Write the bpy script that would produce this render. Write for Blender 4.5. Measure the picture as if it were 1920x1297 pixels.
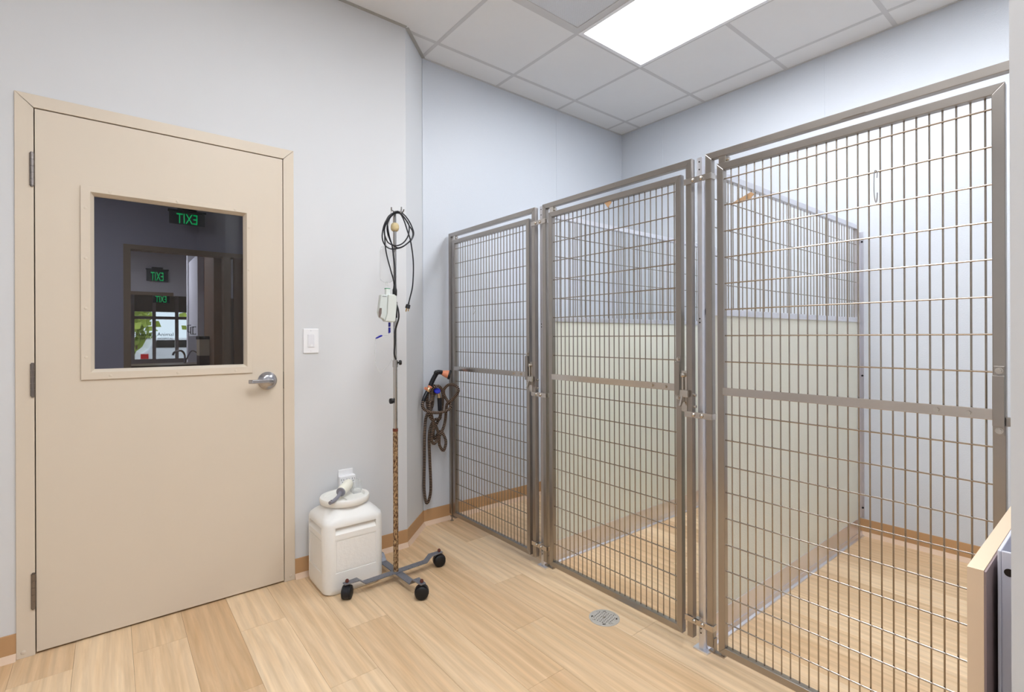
import bpy, bmesh, math, random
from mathutils import Vector, Matrix

random.seed(7)
for o in list(bpy.data.objects): bpy.data.objects.remove(o, do_unlink=True)
SC = bpy.context.scene
COL = SC.collection

# ------------------------------------------------------------------ camera
F, YAW, ROLL, SHY, CAMH = 938.165, 51.2523, 0.2203, 16.49, 1.2304
cam = bpy.data.cameras.new('camera'); camo = bpy.data.objects.new('camera', cam); COL.objects.link(camo)
th, rr = math.radians(YAW), math.radians(ROLL)
fw = Vector((math.cos(th), math.sin(th), 0)); rt = Vector((math.sin(th), -math.cos(th), 0)); up = Vector((0, 0, 1))
rc = rt*math.cos(rr) - up*math.sin(rr); uc = rt*math.sin(rr) + up*math.cos(rr)
camo.matrix_world = Matrix(((rc.x, uc.x, -fw.x, 0), (rc.y, uc.y, -fw.y, 0), (rc.z, uc.z, -fw.z, CAMH), (0, 0, 0, 1)))
cam.sensor_width = 36; cam.lens = F/1920*36; cam.shift_y = -SHY/1920; cam.clip_start = .03; cam.clip_end = 100
SC.camera = camo

# ------------------------------------------------------------------ world, exposure
w = bpy.data.worlds.new('world'); SC.world = w; w.use_nodes = True
bgn = w.node_tree.nodes['Background']; bgn.inputs[0].default_value = (.80, .88, 1, 1); bgn.inputs[1].default_value = 2.0
SC.view_settings.view_transform = 'Standard'; SC.view_settings.look = 'None'
SC.view_settings.exposure = 0.08; SC.view_settings.gamma = 1; SC.view_settings.use_curve_mapping = False
PANEL_POWER = (15.0, 15.0, 18.0, 14.0)   # emission of the ceiling panels: kennel panel, added fill panel beside it, two over the room
HALL_POWER = 17.0           # the dim hallway lamps behind the door

# ------------------------------------------------------------------ helpers
def lin(c):
    return tuple(((v/255)/12.92 if v/255 <= .04045 else ((v/255+.055)/1.055)**2.4) for v in c)
MATS = {}
def mat(name, rgb, rough=.5, metal=0, spec=.5, emit=None, estr=0, bump=None, noise=None, alpha=1, trans=0, ior=1.45, coat=0):
    """rgb is sRGB 0-255. bump=(scale,strength,dist); noise=(scale,amount,stretch)"""
    if name in MATS: return MATS[name]
    m = bpy.data.materials.new(name); m.use_nodes = True; nt = m.node_tree; b = nt.nodes['Principled BSDF']
    c = lin(rgb)+(1,)
    b.inputs['Base Color'].default_value = c; b.inputs['Roughness'].default_value = rough
    b.inputs['Metallic'].default_value = metal; b.inputs['Specular IOR Level'].default_value = spec
    b.inputs['Alpha'].default_value = alpha; b.inputs['Transmission Weight'].default_value = trans; b.inputs['IOR'].default_value = ior
    b.inputs['Coat Weight'].default_value = coat
    if emit: b.inputs['Emission Color'].default_value = lin(emit)+(1,); b.inputs['Emission Strength'].default_value = estr
    N, L = nt.nodes, nt.links
    if bump or noise:
        tc = N.new('ShaderNodeTexCoord'); 
    if noise:
        mp = N.new('ShaderNodeMapping'); mp.inputs['Scale'].default_value = noise[2] if len(noise) > 2 else (1, 1, 1)
        L.new(tc.outputs['Object'], mp.inputs['Vector'])
        t = N.new('ShaderNodeTexNoise'); t.inputs['Scale'].default_value = noise[0]; t.inputs['Detail'].default_value = 6; t.inputs['Roughness'].default_value = .65
        L.new(mp.outputs[0], t.inputs['Vector'])
        mr = N.new('ShaderNodeMapRange'); mr.inputs['From Min'].default_value = .3; mr.inputs['From Max'].default_value = .7
        mr.inputs['To Min'].default_value = 1-noise[1]; mr.inputs['To Max'].default_value = 1+noise[1]
        L.new(t.outputs[0], mr.inputs['Value'])
        mx = N.new('ShaderNodeVectorMath'); mx.operation = 'SCALE'; mx.inputs[0].default_value = c[:3]
        L.new(mr.outputs[0], mx.inputs['Scale']); L.new(mx.outputs[0], b.inputs['Base Color'])
    if bump:
        t2 = N.new('ShaderNodeTexNoise'); t2.inputs['Scale'].default_value = bump[0]; t2.inputs['Detail'].default_value = 3
        L.new(tc.outputs['Object'], t2.inputs['Vector'])
        bm = N.new('ShaderNodeBump'); bm.inputs['Strength'].default_value = bump[1]; bm.inputs['Distance'].default_value = bump[2]
        L.new(t2.outputs[0], bm.inputs['Height']); L.new(bm.outputs[0], b.inputs['Normal'])
    MATS[name] = m; return m

WL = {}                                            # world location of every parent
def wloc(o): return WL.get(o.name, Vector((0, 0, 0))) if o else Vector((0, 0, 0))
class MB:
    def __init__(s): s.v = []; s.f = []; s.uv = None
    def add(s, v, f):
        n = len(s.v); s.v += [tuple(p) for p in v]; s.f += [tuple(i+n for i in q) for q in f]; return s
    def box(s, x0, x1, y0, y1, z0, z1):
        x0, x1 = min(x0, x1), max(x0, x1); y0, y1 = min(y0, y1), max(y0, y1); z0, z1 = min(z0, z1), max(z0, z1)
        return s.add([(x0,y0,z0),(x1,y0,z0),(x1,y1,z0),(x0,y1,z0),(x0,y0,z1),(x1,y0,z1),(x1,y1,z1),(x0,y1,z1)],
                     [(0,3,2,1),(4,5,6,7),(0,1,5,4),(1,2,6,5),(2,3,7,6),(3,0,4,7)])
    def prism(s, poly, axis, a, b):
        """poly: 2D points in the two other axes (order x,y,z without axis), extruded along axis from a to b"""
        n = len(poly)
        def mk(p, t): return {'x': (t, p[0], p[1]), 'y': (p[0], t, p[1]), 'z': (p[0], p[1], t)}[axis]
        return s.add([mk(p, a) for p in poly]+[mk(p, b) for p in poly],
                     [tuple(range(n))[::-1], tuple(range(n, 2*n))]+[(i, (i+1) % n, n+(i+1) % n, n+i) for i in range(n)])
    def cyl(s, p0, p1, r0, r1=None, n=16):
        r1 = r0 if r1 is None else r1
        p0, p1 = Vector(p0), Vector(p1); d = (p1-p0).normalized()
        a = d.orthogonal().normalized(); b = d.cross(a)
        v = [p0+(a*math.cos(2*math.pi*i/n)+b*math.sin(2*math.pi*i/n))*r0 for i in range(n)]+[p1+(a*math.cos(2*math.pi*i/n)+b*math.sin(2*math.pi*i/n))*r1 for i in range(n)]
        return s.add(v, [tuple(range(n))[::-1], tuple(range(n, 2*n))]+[(i, (i+1) % n, n+(i+1) % n, n+i) for i in range(n)])
    def lathe(s, c, d, prof, n=24):
        """prof: (distance along d, radius)"""
        c, d = Vector(c), Vector(d).normalized(); a = d.orthogonal().normalized(); b = d.cross(a)
        v = []; f = []
        for t, r in prof: v += [c+d*t+(a*math.cos(2*math.pi*i/n)+b*math.sin(2*math.pi*i/n))*max(r, 1e-5) for i in range(n)]
        for k in range(len(prof)-1): f += [(k*n+i, k*n+(i+1) % n, (k+1)*n+(i+1) % n, (k+1)*n+i) for i in range(n)]
        f += [tuple(range(n))[::-1], tuple(range((len(prof)-1)*n, len(prof)*n))]
        return s.add(v, f)
    def tube(s, pts, r, n=10, sub=4, uv=False):
        P = [Vector(p) for p in pts]
        if sub > 1 and len(P) > 2:
            Q = []
            for i in range(len(P)-1):
                a, b, c, d = P[max(i-1, 0)], P[i], P[i+1], P[min(i+2, len(P)-1)]
                for k in range(sub):
                    t = k/sub
                    Q.append(.5*((2*b)+(c-a)*t+(2*a-5*b+4*c-d)*t*t+(3*b-a-3*c+d)*t**3))
            Q.append(P[-1]); P = Q
        T = [(P[min(i+1, len(P)-1)]-P[max(i-1, 0)]).normalized() for i in range(len(P))]
        nrm = T[0].orthogonal().normalized(); v = []; f = []; ln = [0]
        for i, p in enumerate(P):
            if i: ln.append(ln[-1]+(p-P[i-1]).length)
            nrm = (nrm-T[i]*nrm.dot(T[i])).normalized(); b = T[i].cross(nrm)
            v += [p+(nrm*math.cos(2*math.pi*k/n)+b*math.sin(2*math.pi*k/n))*r for k in range(n)]
        m = len(P)
        for i in range(m-1): f += [(i*n+k, i*n+(k+1) % n, (i+1)*n+(k+1) % n, (i+1)*n+k) for k in range(n)]
        f += [tuple(range(n))[::-1], tuple(range((m-1)*n, m*n))]
        if uv:
            s.uv = [ln[i//n] for i in range(m*n)]
        return s.add(v, f)
    def ring(s, x0, x1, z0, z1, hx0, hx1, hz0, hz1, y0, y1, y0i=None):
        """rectangular plate with rectangular hole in the XZ plane between y0 (front) and y1; y0i = front y at the hole edge"""
        y0i = y0 if y0i is None else y0i
        o = [(x0,z0),(x1,z0),(x1,z1),(x0,z1)]; h = [(hx0,hz0),(hx1,hz0),(hx1,hz1),(hx0,hz1)]
        v = [(a,y0,b) for a,b in o]+[(a,y0i,b) for a,b in h]+[(a,y1,b) for a,b in o]+[(a,y1,b) for a,b in h]
        f = []
        for i in range(4):
            j = (i+1) % 4
            f += [(i,j,4+j,4+i),(8+i,12+i,12+j,8+j),(i,8+i,8+j,j),(4+i,4+j,12+j,12+i)]
        return s.add(v, f)
    def build(s, name, m, parent=None, smooth=False, bevel=0, seg=2, auto=35):
        L = wloc(parent)
        me = bpy.data.meshes.new(name); me.from_pydata([(a-L.x, b-L.y, c-L.z) for a, b, c in s.v], [], s.f)
        bm = bmesh.new(); bm.from_mesh(me); bmesh.ops.recalc_face_normals(bm, faces=bm.faces); bm.to_mesh(me); bm.free()
        if s.uv:
            ul = me.uv_layers.new(name='len')
            for l in me.loops: ul.data[l.index].uv = (0, s.uv[l.vertex_index])
        me.materials.append(m); me.update()
        o = bpy.data.objects.new(name, me); COL.objects.link(o); WL[o.name] = L
        if parent: o.parent = parent
        if smooth:
            for p in me.polygons: p.use_smooth = True
            try: me.set_sharp_from_angle(angle=math.radians(auto))
            except Exception: pass
        if bevel:
            b = o.modifiers.new('bevel', 'BEVEL'); b.width = bevel; b.segments = seg; b.limit_method = 'ANGLE'
        return o
def B(*a): return MB().box(*a)
def empty(name, loc, label, cat, group=None, kind=None):
    o = bpy.data.objects.new(name, None); COL.objects.link(o); o.location = loc; WL[o.name] = Vector(loc); o.empty_display_size = .05
    return tag(o, label, cat, group, kind)
def tag(o, label=None, cat=None, group=None, kind=None):
    if label: o['label'] = label
    if cat: o['category'] = cat
    if group: o['group'] = group
    if kind: o['kind'] = kind
    return o
def inst(name, me, loc, parent):
    """object sharing mesh data, at a world location, child of parent"""
    o = bpy.data.objects.new(name, me); COL.objects.link(o); o.parent = parent; o.location = Vector(loc)-wloc(parent); WL[o.name] = Vector(loc); return o
def mesh_of(mb, name, m, smooth=False):
    o = mb.build(name, m, None, smooth); me = o.data; bpy.data.objects.remove(o); return me
def carve(o, cutters):
    for c in cutters:
        md = o.modifiers.new('b', 'BOOLEAN'); md.operation = 'DIFFERENCE'; md.object = c; md.solver = 'EXACT'
    dg = bpy.context.evaluated_depsgraph_get(); me = bpy.data.meshes.new_from_object(o.evaluated_get(dg))
    o.modifiers.clear(); o.data = me
    for c in cutters: bpy.data.objects.remove(c, do_unlink=True)
def text_mesh(name, body, size, m, parent, loc, axis, extr=.001, mirror=False, align='CENTER', sq=1):
    """flat lettering standing in the XZ plane, facing -Y"""
    cu = bpy.data.curves.new(name, 'FONT'); cu.body = body; cu.size = size; cu.extrude = extr; cu.align_x = align
    t = bpy.data.objects.new(name, cu); COL.objects.link(t)
    dg = bpy.context.evaluated_depsgraph_get(); me = bpy.data.meshes.new_from_object(t.evaluated_get(dg)); bpy.data.objects.remove(t, do_unlink=True)
    sx = -sq if mirror else sq
    for v in me.vertices: v.co = Vector((sx*v.co.x, -v.co.z, v.co.y))
    if mirror: me.flip_normals()
    me.materials.clear(); me.materials.append(m)
    return inst(name, me, loc, parent)

# ------------------------------------------------------------------ dimensions (metres)
Yd, Yb, Xr, Hc = 2.6923, 2.9172, 3.6242, 3.0575
k0, k1 = 1.3621, 1.5932                    # angled wall between the door wall and the kennel wall
XL, YN = -1.7, -1.9                        # the unseen ends of the room
Xc = 1.775                                 # front face of the kennel gates
T = .6096; GX, GY = 1.5892, 2.7101         # ceiling grid

# ------------------------------------------------------------------ materials
M_wall = mat('wall_paint', (214, 215, 217), .65, bump=(220, .05, .002))
M_frp = mat('wall_frp', (206, 211, 219), .42, bump=(160, .28, .004))
M_seam = mat('seam_strip', (206, 211, 219), .4)
M_tile = mat('ceiling_tile', (232, 232, 232), .9, bump=(420, .12, .002), noise=(3, .015))
M_grid = mat('ceiling_grid', (205, 204, 204), .5)
M_trimgrey = mat('ceiling_angle', (175, 173, 168), .55)
M_base = mat('cove_base', (190, 150, 108), .55, noise=(3, .04))
M_toelit = mat('cove_toe_lit', (224, 196, 170), .5)  # paler than the base: light on the upturned curve, put into the colour
M_beige = mat('beige_paint', (216, 203, 185), .42, noise=(2.5, .012))
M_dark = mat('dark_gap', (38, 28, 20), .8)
M_hinge = mat('hinge_steel', (135, 128, 124), .35, 1)
M_satin = mat('satin_chrome', (185, 185, 190), .25, 1)
M_white = mat('white_plastic', (238, 238, 240), .35)
M_black = mat('black_rubber', (22, 22, 24), .5)
M_blackplastic = mat('black_plastic', (26, 26, 32), .32)
M_chrome = mat('chrome', (190, 188, 186), .16, 1)
M_alu = mat('aluminium', (222, 222, 228), .38, 1, noise=(6, .05, (1, 1, .2)))
M_ssbolt = mat('bolt_steel', (200, 194, 186), .2, 1)
M_panel = mat('divider_panel', (216, 217, 206), .45, bump=(180, .25, .004))
M_brown = mat('tape_brown', (186, 150, 112), .7)
M_bin = mat('container_plastic', (239, 238, 235), .38, noise=(8, .015))
M_lid = mat('lid_plastic', (238, 236, 230), .35)

def brushed(name, rgb, rough):
    m = mat(name, rgb, rough, 1)
    nt = m.node_tree; N, L = nt.nodes, nt.links; b = N['Principled BSDF']
    tc = N.new('ShaderNodeTexCoord'); mp = N.new('ShaderNodeMapping'); mp.inputs['Scale'].default_value = (30, 6, 6)
    t = N.new('ShaderNodeTexNoise'); t.inputs['Scale'].default_value = 4; t.inputs['Detail'].default_value = 5
    L.new(tc.outputs['Object'], mp.inputs[0]); L.new(mp.outputs[0], t.inputs['Vector'])
    mr = N.new('ShaderNodeMapRange'); mr.inputs['To Min'].default_value = rough-.025; mr.inputs['To Max'].default_value = rough+.03
    L.new(t.outputs[0], mr.inputs['Value']); L.new(mr.outputs[0], b.inputs['Roughness'])
    t2 = N.new('ShaderNodeTexNoise'); t2.inputs['Scale'].default_value = 5; t2.inputs['Detail'].default_value = 4
    L.new(tc.outputs['Object'], t2.inputs['Vector'])
    mr2 = N.new('ShaderNodeMapRange'); mr2.inputs['From Min'].default_value = .3; mr2.inputs['From Max'].default_value = .7
    mr2.inputs['To Min'].default_value = .94; mr2.inputs['To Max'].default_value = 1.04
    L.new(t2.outputs[0], mr2.inputs['Value'])
    mx = N.new('ShaderNodeVectorMath'); mx.operation = 'SCALE'; mx.inputs[0].default_value = lin(rgb)
    L.new(mr2.outputs[0], mx.inputs['Scale']); L.new(mx.outputs[0], b.inputs['Base Color'])
    return m
M_steel = brushed('brushed_stainless', (166, 160, 154), .30)
M_bright = brushed('polished_stainless', (200, 193, 186), .22)
M_wire = mat('wire_stainless', (166, 156, 145), .24, 1)

def wood_floor():
    m = bpy.data.materials.new('oak_vinyl'); m.use_nodes = True; nt = m.node_tree; N, L = nt.nodes, nt.links; b = N['Principled BSDF']
    tc = N.new('ShaderNodeTexCoord'); oi = N.new('ShaderNodeObjectInfo')
    off = N.new('ShaderNodeVectorMath'); off.operation = 'SCALE'; off.inputs[0].default_value = (37, 61, 13)
    L.new(oi.outputs['Random'], off.inputs['Scale'])
    ad = N.new('ShaderNodeVectorMath'); ad.operation = 'ADD'; L.new(tc.outputs['Object'], ad.inputs[0]); L.new(off.outputs[0], ad.inputs[1])
    mp = N.new('ShaderNodeMapping'); mp.inputs['Scale'].default_value = (26, 1.6, 1); L.new(ad.outputs[0], mp.inputs[0])
    g = N.new('ShaderNodeTexNoise'); g.inputs['Scale'].default_value = 1; g.inputs['Detail'].default_value = 8; g.inputs['Roughness'].default_value = .6; g.inputs['Distortion'].default_value = 1.2
    L.new(mp.outputs[0], g.inputs['Vector'])
    mp2 = N.new('ShaderNodeMapping'); mp2.inputs['Scale'].default_value = (120, 5, 1); L.new(ad.outputs[0], mp2.inputs[0])
    g2 = N.new('ShaderNodeTexNoise'); g2.inputs['Scale'].default_value = 1; g2.inputs['Detail'].default_value = 3; L.new(mp2.outputs[0], g2.inputs['Vector'])
    mp3 = N.new('ShaderNodeMapping'); mp3.inputs['Scale'].default_value = (6, .55, 1); L.new(ad.outputs[0], mp3.inputs[0])
    g3 = N.new('ShaderNodeTexWave'); g3.inputs['Scale'].default_value = 1.1; g3.inputs['Distortion'].default_value = 9; g3.inputs['Detail'].default_value = 3; g3.inputs['Detail Scale'].default_value = .8
    L.new(mp3.outputs[0], g3.inputs['Vector'])
    cr = N.new('ShaderNodeValToRGB'); e = cr.color_ramp.elements
    e[0].position = .28; e[0].color = lin((222, 191, 151))+(1,); e[1].position = .75; e[1].color = lin((243, 218, 184))+(1,)
    L.new(g.outputs[0], cr.inputs[0])
    cr2 = N.new('ShaderNodeValToRGB'); e = cr2.color_ramp.elements           # tone of the whole plank
    e[0].position = 0; e[0].color = lin((229, 217, 205))+(1,); e[1].position = 1; e[1].color = (1, 1, 1, 1)
    mid = cr2.color_ramp.elements.new(.5); mid.color = lin((243, 238, 232))+(1,)
    L.new(oi.outputs['Random'], cr2.inputs[0])
    mu = N.new('ShaderNodeMix'); mu.data_type = 'RGBA'; mu.blend_type = 'MULTIPLY'; mu.inputs[0].default_value = 1
    L.new(cr.outputs[0], mu.inputs[6]); L.new(cr2.outputs[0], mu.inputs[7])
    def mul(val, lo, hi, prev, fmin=.3, fmax=.7):
        r = N.new('ShaderNodeMapRange'); r.inputs['From Min'].default_value = fmin; r.inputs['From Max'].default_value = fmax; r.inputs['To Min'].default_value = lo; r.inputs['To Max'].default_value = hi
        L.new(val, r.inputs['Value']); s = N.new('ShaderNodeVectorMath'); s.operation = 'SCALE'; L.new(prev, s.inputs[0]); L.new(r.outputs[0], s.inputs['Scale']); return s.outputs[0]
    c = mul(g2.outputs[0], .93, 1.05, mu.outputs[2]); c = mul(g3.outputs[0], .94, 1.04, c, 0, 1)
    L.new(c, b.inputs['Base Color'])
    b.inputs['Roughness'].default_value = .42; b.inputs['Specular IOR Level'].default_value = .4
    bm = N.new('ShaderNodeBump'); bm.inputs['Strength'].default_value = .06; bm.inputs['Distance'].default_value = .001; L.new(g2.outputs[0], bm.inputs['Height']); L.new(bm.outputs[0], b.inputs['Normal'])
    return m
M_wood = wood_floor()

def thin_glass(name, tint, refl=.06, rough=0.02):
    m = bpy.data.materials.new(name); m.use_nodes = True; nt = m.node_tree; N, L = nt.nodes, nt.links
    out = N['Material Output']; N.remove(N['Principled BSDF'])
    t = N.new('ShaderNodeBsdfTransparent'); t.inputs[0].default_value = tint+(1,)
    g = N.new('ShaderNodeBsdfGlossy'); g.inputs['Roughness'].default_value = rough
    fr = N.new('ShaderNodeFresnel'); fr.inputs[0].default_value = 1.4
    mx = N.new('ShaderNodeMixShader'); L.new(fr.outputs[0], mx.inputs[0]); L.new(t.outputs[0], mx.inputs[1]); L.new(g.outputs[0], mx.inputs[2]); L.new(mx.outputs[0], out.inputs[0])
    return m
M_glass = thin_glass('window_glass', (.80, .82, .82))
def milky(name, rgb, opac):
    m = bpy.data.materials.new(name); m.use_nodes = True; nt = m.node_tree; N, L = nt.nodes, nt.links
    b = N['Principled BSDF']; b.inputs['Base Color'].default_value = lin(rgb)+(1,); b.inputs['Roughness'].default_value = .15
    t = N.new('ShaderNodeBsdfTransparent'); mx = N.new('ShaderNodeMixShader'); mx.inputs[0].default_value = opac
    L.new(t.outputs[0], mx.inputs[1]); L.new(b.outputs[0], mx.inputs[2]); L.new(mx.outputs[0], N['Material Output'].inputs[0]); return m
M_clear = milky('clear_plastic', (225, 228, 228), .22)
M_bag = milky('bag_film', (222, 224, 226), .30)

def emis(name, rgb, strength):
    m = bpy.data.materials.new(name); m.use_nodes = True; nt = m.node_tree; N, L = nt.nodes, nt.links
    e = N.new('ShaderNodeEmission'); e.inputs[0].default_value = lin(rgb)+(1,); e.inputs[1].default_value = strength
    N.remove(N['Principled BSDF']); L.new(e.outputs[0], N['Material Output'].inputs[0]); return m
M_lens = [emis('light_lens_%d' % i, (246, 250, 255), p) for i, p in enumerate(PANEL_POWER)]
M_hallens = [emis('hall_lens_%d' % i, (242, 240, 255), p) for i, p in enumerate((HALL_POWER, HALL_POWER*2.2))]
M_exit = emis('exit_green', (0, 180, 96), .8)

# ================================================================== STRUCTURE
# ---- floor with planks
fl = tag(B(XL-.1, Xr+.1, YN-.1, Yb+.1, -.06, -.004).build('floor', M_dark), 'light oak vinyl plank floor', 'floor', kind='structure')
PW, PL = .178, 1.2192
joint = {2: 2.35, 3: 1.772, 4: 2.085, 7: 1.634, 8: 2.0, 0: 2.45, 1: 1.95, 5: 1.25, 6: 2.55, 9: 1.30}
i0 = math.floor((XL-.065)/PW); i1 = math.ceil((Xr-.065)/PW)
for i in range(i0, i1):
    xa, xb = max(.065+i*PW, XL), min(.065+(i+1)*PW, Xr)
    j = joint.get(i, random.uniform(0, PL)); y = j - PL*math.ceil((j-YN)/PL)
    while y < Yb:
        ya, yb = max(y, YN), min(y+PL, Yb)
        if yb-ya > .01:
            g = .0004
            B(xa+g, xb-g, ya+g, yb-g, -.004, 0).build('plank', M_wood, fl)
        y += PL

# ---- ceiling: slab, tiles, T-bars
ce = tag(B(XL-.1, Xr+.1, YN-.1, Yb+.1, Hc+.03, Hc+.08).build('ceiling', M_tile), 'white suspended ceiling of square tiles', 'ceiling', kind='structure')
gxs = [GX+T*k for k in range(-6, 4)]; gys = [GY-T*k for k in range(0, 8)]
xs = sorted([XL]+[v for v in gxs if XL+.02 < v < Xr-.02]+[Xr]); ys = sorted([YN]+[v for v in gys if YN+.02 < v]+[Yb])
LIGHTS = [(GX+T, GY-3*T, 2), (GX+T, GY-5*T, 2), (GX-2*T, GY-4*T, 2), (GX-4*T, GY-6*T, 2)]       # lower corner x, y and length in tiles along y; second one added to brighten the kennels
VENT = (GX, GY-2*T)
def lit(x, y): return any(lx-.01 < x < lx+T-.01 and ly-.01 < y < ly+n*T-.01 for lx, ly, n in LIGHTS)
for a, b in zip(xs, xs[1:]):
    for c, d in zip(ys, ys[1:]):
        mx_, my_ = (a+b)/2, (c+d)/2
        if lit(mx_, my_): continue
        if VENT[0] < mx_ < VENT[0]+T and VENT[1] < my_ < VENT[1]+T: continue
        if my_ > Yd and b < k0: continue
        poly = [(a, c), (b, c), (b, d), (a, d)]
        if d > Yd and mx_ < GX:                       # pieces cut along the door wall and the angled wall
            if b <= k0+.01: poly = [(a, c), (b, c), (b, min(d, Yd)), (a, min(d, Yd))]
            elif c < Yd: poly = [(a, c), (b, c), (b, min(d, Yd+(b-k0)*(Yb-Yd)/(k1-k0))), (max(a, k0), Yd), (a, Yd)] if a < k0 else poly
            else: poly = [(k0+(c-Yd)*(k1-k0)/(Yb-Yd), c), (b, c), (b, Yd+(b-k0)*(Yb-Yd)/(k1-k0))]
        MB().prism(poly, 'z', Hc, Hc+.015).build('ceiling_tile', M_tile, ce)
for x in gxs:
    if XL < x < Xr: B(x-.0119, x+.0119, YN, Yb if x > k0 else Yd, Hc-.0008, Hc+.002).build('grid_bar', M_grid, ce)
for y in gys:
    if YN < y < Yb:
        segs = [(XL if y < Yd else k0+(y-Yd)*(k1-k0)/(Yb-Yd), Xr)]
        for lx, ly, n in LIGHTS:                     # no cross bar runs through a light panel
            if ly+.01 < y < ly+n*T-.01: segs = [sg_ for a, b in segs for sg_ in ((a, min(b, lx)), (max(a, lx+T), b)) if sg_[1]-sg_[0] > .01]
        for a, b in segs: B(a, b, y-.0119, y+.0119, Hc-.0012, Hc+.002).build('grid_bar', M_grid, ce)
# wall angle around the ceiling
B(XL, k0, Yd-.022, Yd, Hc-.003, Hc+.002).build('wall_angle', M_trimgrey, ce)
dx, dy = (k1-k0), (Yb-Yd); ln_ = math.hypot(dx, dy); nx, ny = dy/ln_, -dx/ln_
MB().prism([(k0, Yd), (k1, Yb), (k1+nx*.022, Yb+ny*.022), (k0+nx*.022, Yd+ny*.022)], 'z', Hc-.0035, Hc+.002).build('wall_angle', M_trimgrey, ce)
B(k1, Xr, Yb-.015, Yb, Hc-.003, Hc+.002).build('wall_angle', M_grid, ce)
B(Xr-.015, Xr, YN, Yb, Hc-.003, Hc+.002).build('wall_angle', M_grid, ce)

# ---- walls
DX0, DX1, DZ = -.2854, .7314, 2.1842       # outer edges of the door frame
wl = MB().box(XL, DX0+.045, Yd, Yd+.13, 0, Hc+.03).box(DX1-.045, k0, Yd, Yd+.13, 0, Hc+.03).box(DX0+.045, DX1-.045, Yd, Yd+.13, DZ-.045, Hc+.03).build('wall_left', M_wall)
tag(wl, 'off-white painted wall around the beige door', 'wall', kind='structure')
wc = MB().prism([(k0, Yd), (k1, Yb), (k1, Yb+.12), (k0, Yd+.13)], 'z', 0, Hc+.03).build('wall_corner', M_wall)
tag(wc, 'narrow angled wall strip beside the kennels', 'wall', kind='structure')
wb = tag(B(k1, Xr+.12, Yb, Yb+.12, 0, Hc+.03).build('wall_back', M_frp), 'bluish white textured wall behind the farthest kennel', 'wall', kind='structure')
B(2.806, 2.818, Yb-.0025, Yb, .1, Hc).build('seam_strip', M_seam, wb)
B(k1+.001, k1+.022, Yb-.004, Yb, .1, Hc).build('corner_strip', M_seam, wb)
B(Xr-.02, Xr, Yb-.004, Yb, .1, Hc).build('corner_strip', M_seam, wb)
wr = tag(B(Xr, Xr+.12, YN, Yb, 0, Hc+.03).build('wall_right', M_frp), 'bluish white textured wall behind the kennels', 'wall', kind='structure')
for y in (2.49, 1.2666, .05): B(Xr-.0025, Xr, y-.006, y+.006, .1, Hc).build('seam_strip', M_seam, wr)
wn = MB().box(.84, .955, YN, .0938, 0, Hc+.03).box(.955, Xr, -1.12, -1.0, 0, Hc+.03).build('wall_near', M_wall)
tag(wn, 'white wall end at the right edge of the picture', 'wall', kind='structure')
tag(B(XL-.12, XL, YN, Yd+.13, 0, Hc+.03).build('wall_side', M_wall), 'white side wall left of the door, out of view', 'wall', kind='structure')
tag(B(XL-.12, .84, YN-.12, YN, 0, Hc+.03).build('wall_rear', M_wall), 'white wall behind the camera', 'wall', kind='structure')
# ---- cove base
def cove(name, p, q_, label, extra=None):
    """base along the wall from p to q_ (2D), room on the right-hand side looking from p to q_"""
    p, q_ = Vector(p), Vector(q_); d = (q_-p).normalized(); n = Vector((d.y, -d.x))
    def strip(prof):
        mb = MB(); v = []
        for pt in (p, q_): v += [(pt.x+n.x*a, pt.y+n.y*a, z) for a, z in prof]
        k = len(prof); f = [(i, (i+1) % k, k+(i+1) % k, k+i) for i in range(k)]+[tuple(range(k)), tuple(range(k, 2*k))]
        return mb.add(v, f)
    o = strip([(0, 0), (0, .1016), (.003, .1016), (.0038, .099), (.0038, .0)]).build(name, M_base)
    tag(o, label, 'baseboard', kind='structure')
    strip([(.0036, 0), (.0036, .026), (.006, .022), (.010, .012), (.0165, .0042), (.0185, .0)]).build('lit_toe_strip', M_toelit, o, smooth=True)
    return o
cove('baseboard_left', (XL, Yd), (DX0, Yd), 'tan cove base left of the door frame')
cove('baseboard_center', (DX1, Yd), (k0+.002, Yd), 'tan cove base between the door and the angled wall')
cove('baseboard_corner', (k0, Yd), (k1, Yb), 'tan cove base along the angled wall')
cove('baseboard_back', (k1-.002, Yb), (Xr, Yb), 'tan cove base behind the farthest kennel')
cove('baseboard_right', (Xr, Yb), (Xr, -1.0), 'tan cove base along the wall behind the kennels')

# ================================================================== DOOR
dr = empty('door_1', (.223, Yd, 0), 'beige metal door with a dark square window and chrome lever', 'door', kind='structure')
fy = Yd-.006; fwid = .0535
MB().prism([(DX0, 0), (DX0, DZ), (DX0+fwid, DZ-fwid), (DX0+fwid, 0)], 'y', fy, Yd+.13).build('frame_jamb', M_beige, dr, bevel=.0015)
MB().prism([(DX1, 0), (DX1, DZ), (DX1-fwid+.0035, DZ-fwid), (DX1-fwid+.0035, 0)], 'y', fy, Yd+.13).build('frame_jamb', M_beige, dr, bevel=.0015)
MB().prism([(DX0, DZ), (DX1, DZ), (DX1-fwid+.0035, DZ-fwid+.0035), (DX0+fwid, DZ-fwid+.0035)], 'y', fy, Yd+.13).build('frame_head', M_beige, dr, bevel=.0015)
for x in (DX0+.02, DX1-.02): MB().lathe((x, fy, .022), (0, -1, 0), [(0, .008), (.002, .0065), (.003, .002)], 16).build('frame_plug', M_beige, dr, smooth=True)
LX0, LX1, LZ0, LZ1 = -.2285, .6785, .008, 2.1302
OX0, OX1, OZ0, OZ1 = -.0550, .5065, 1.1010, 1.8255       # glass opening
ly = Yd-.003
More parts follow.
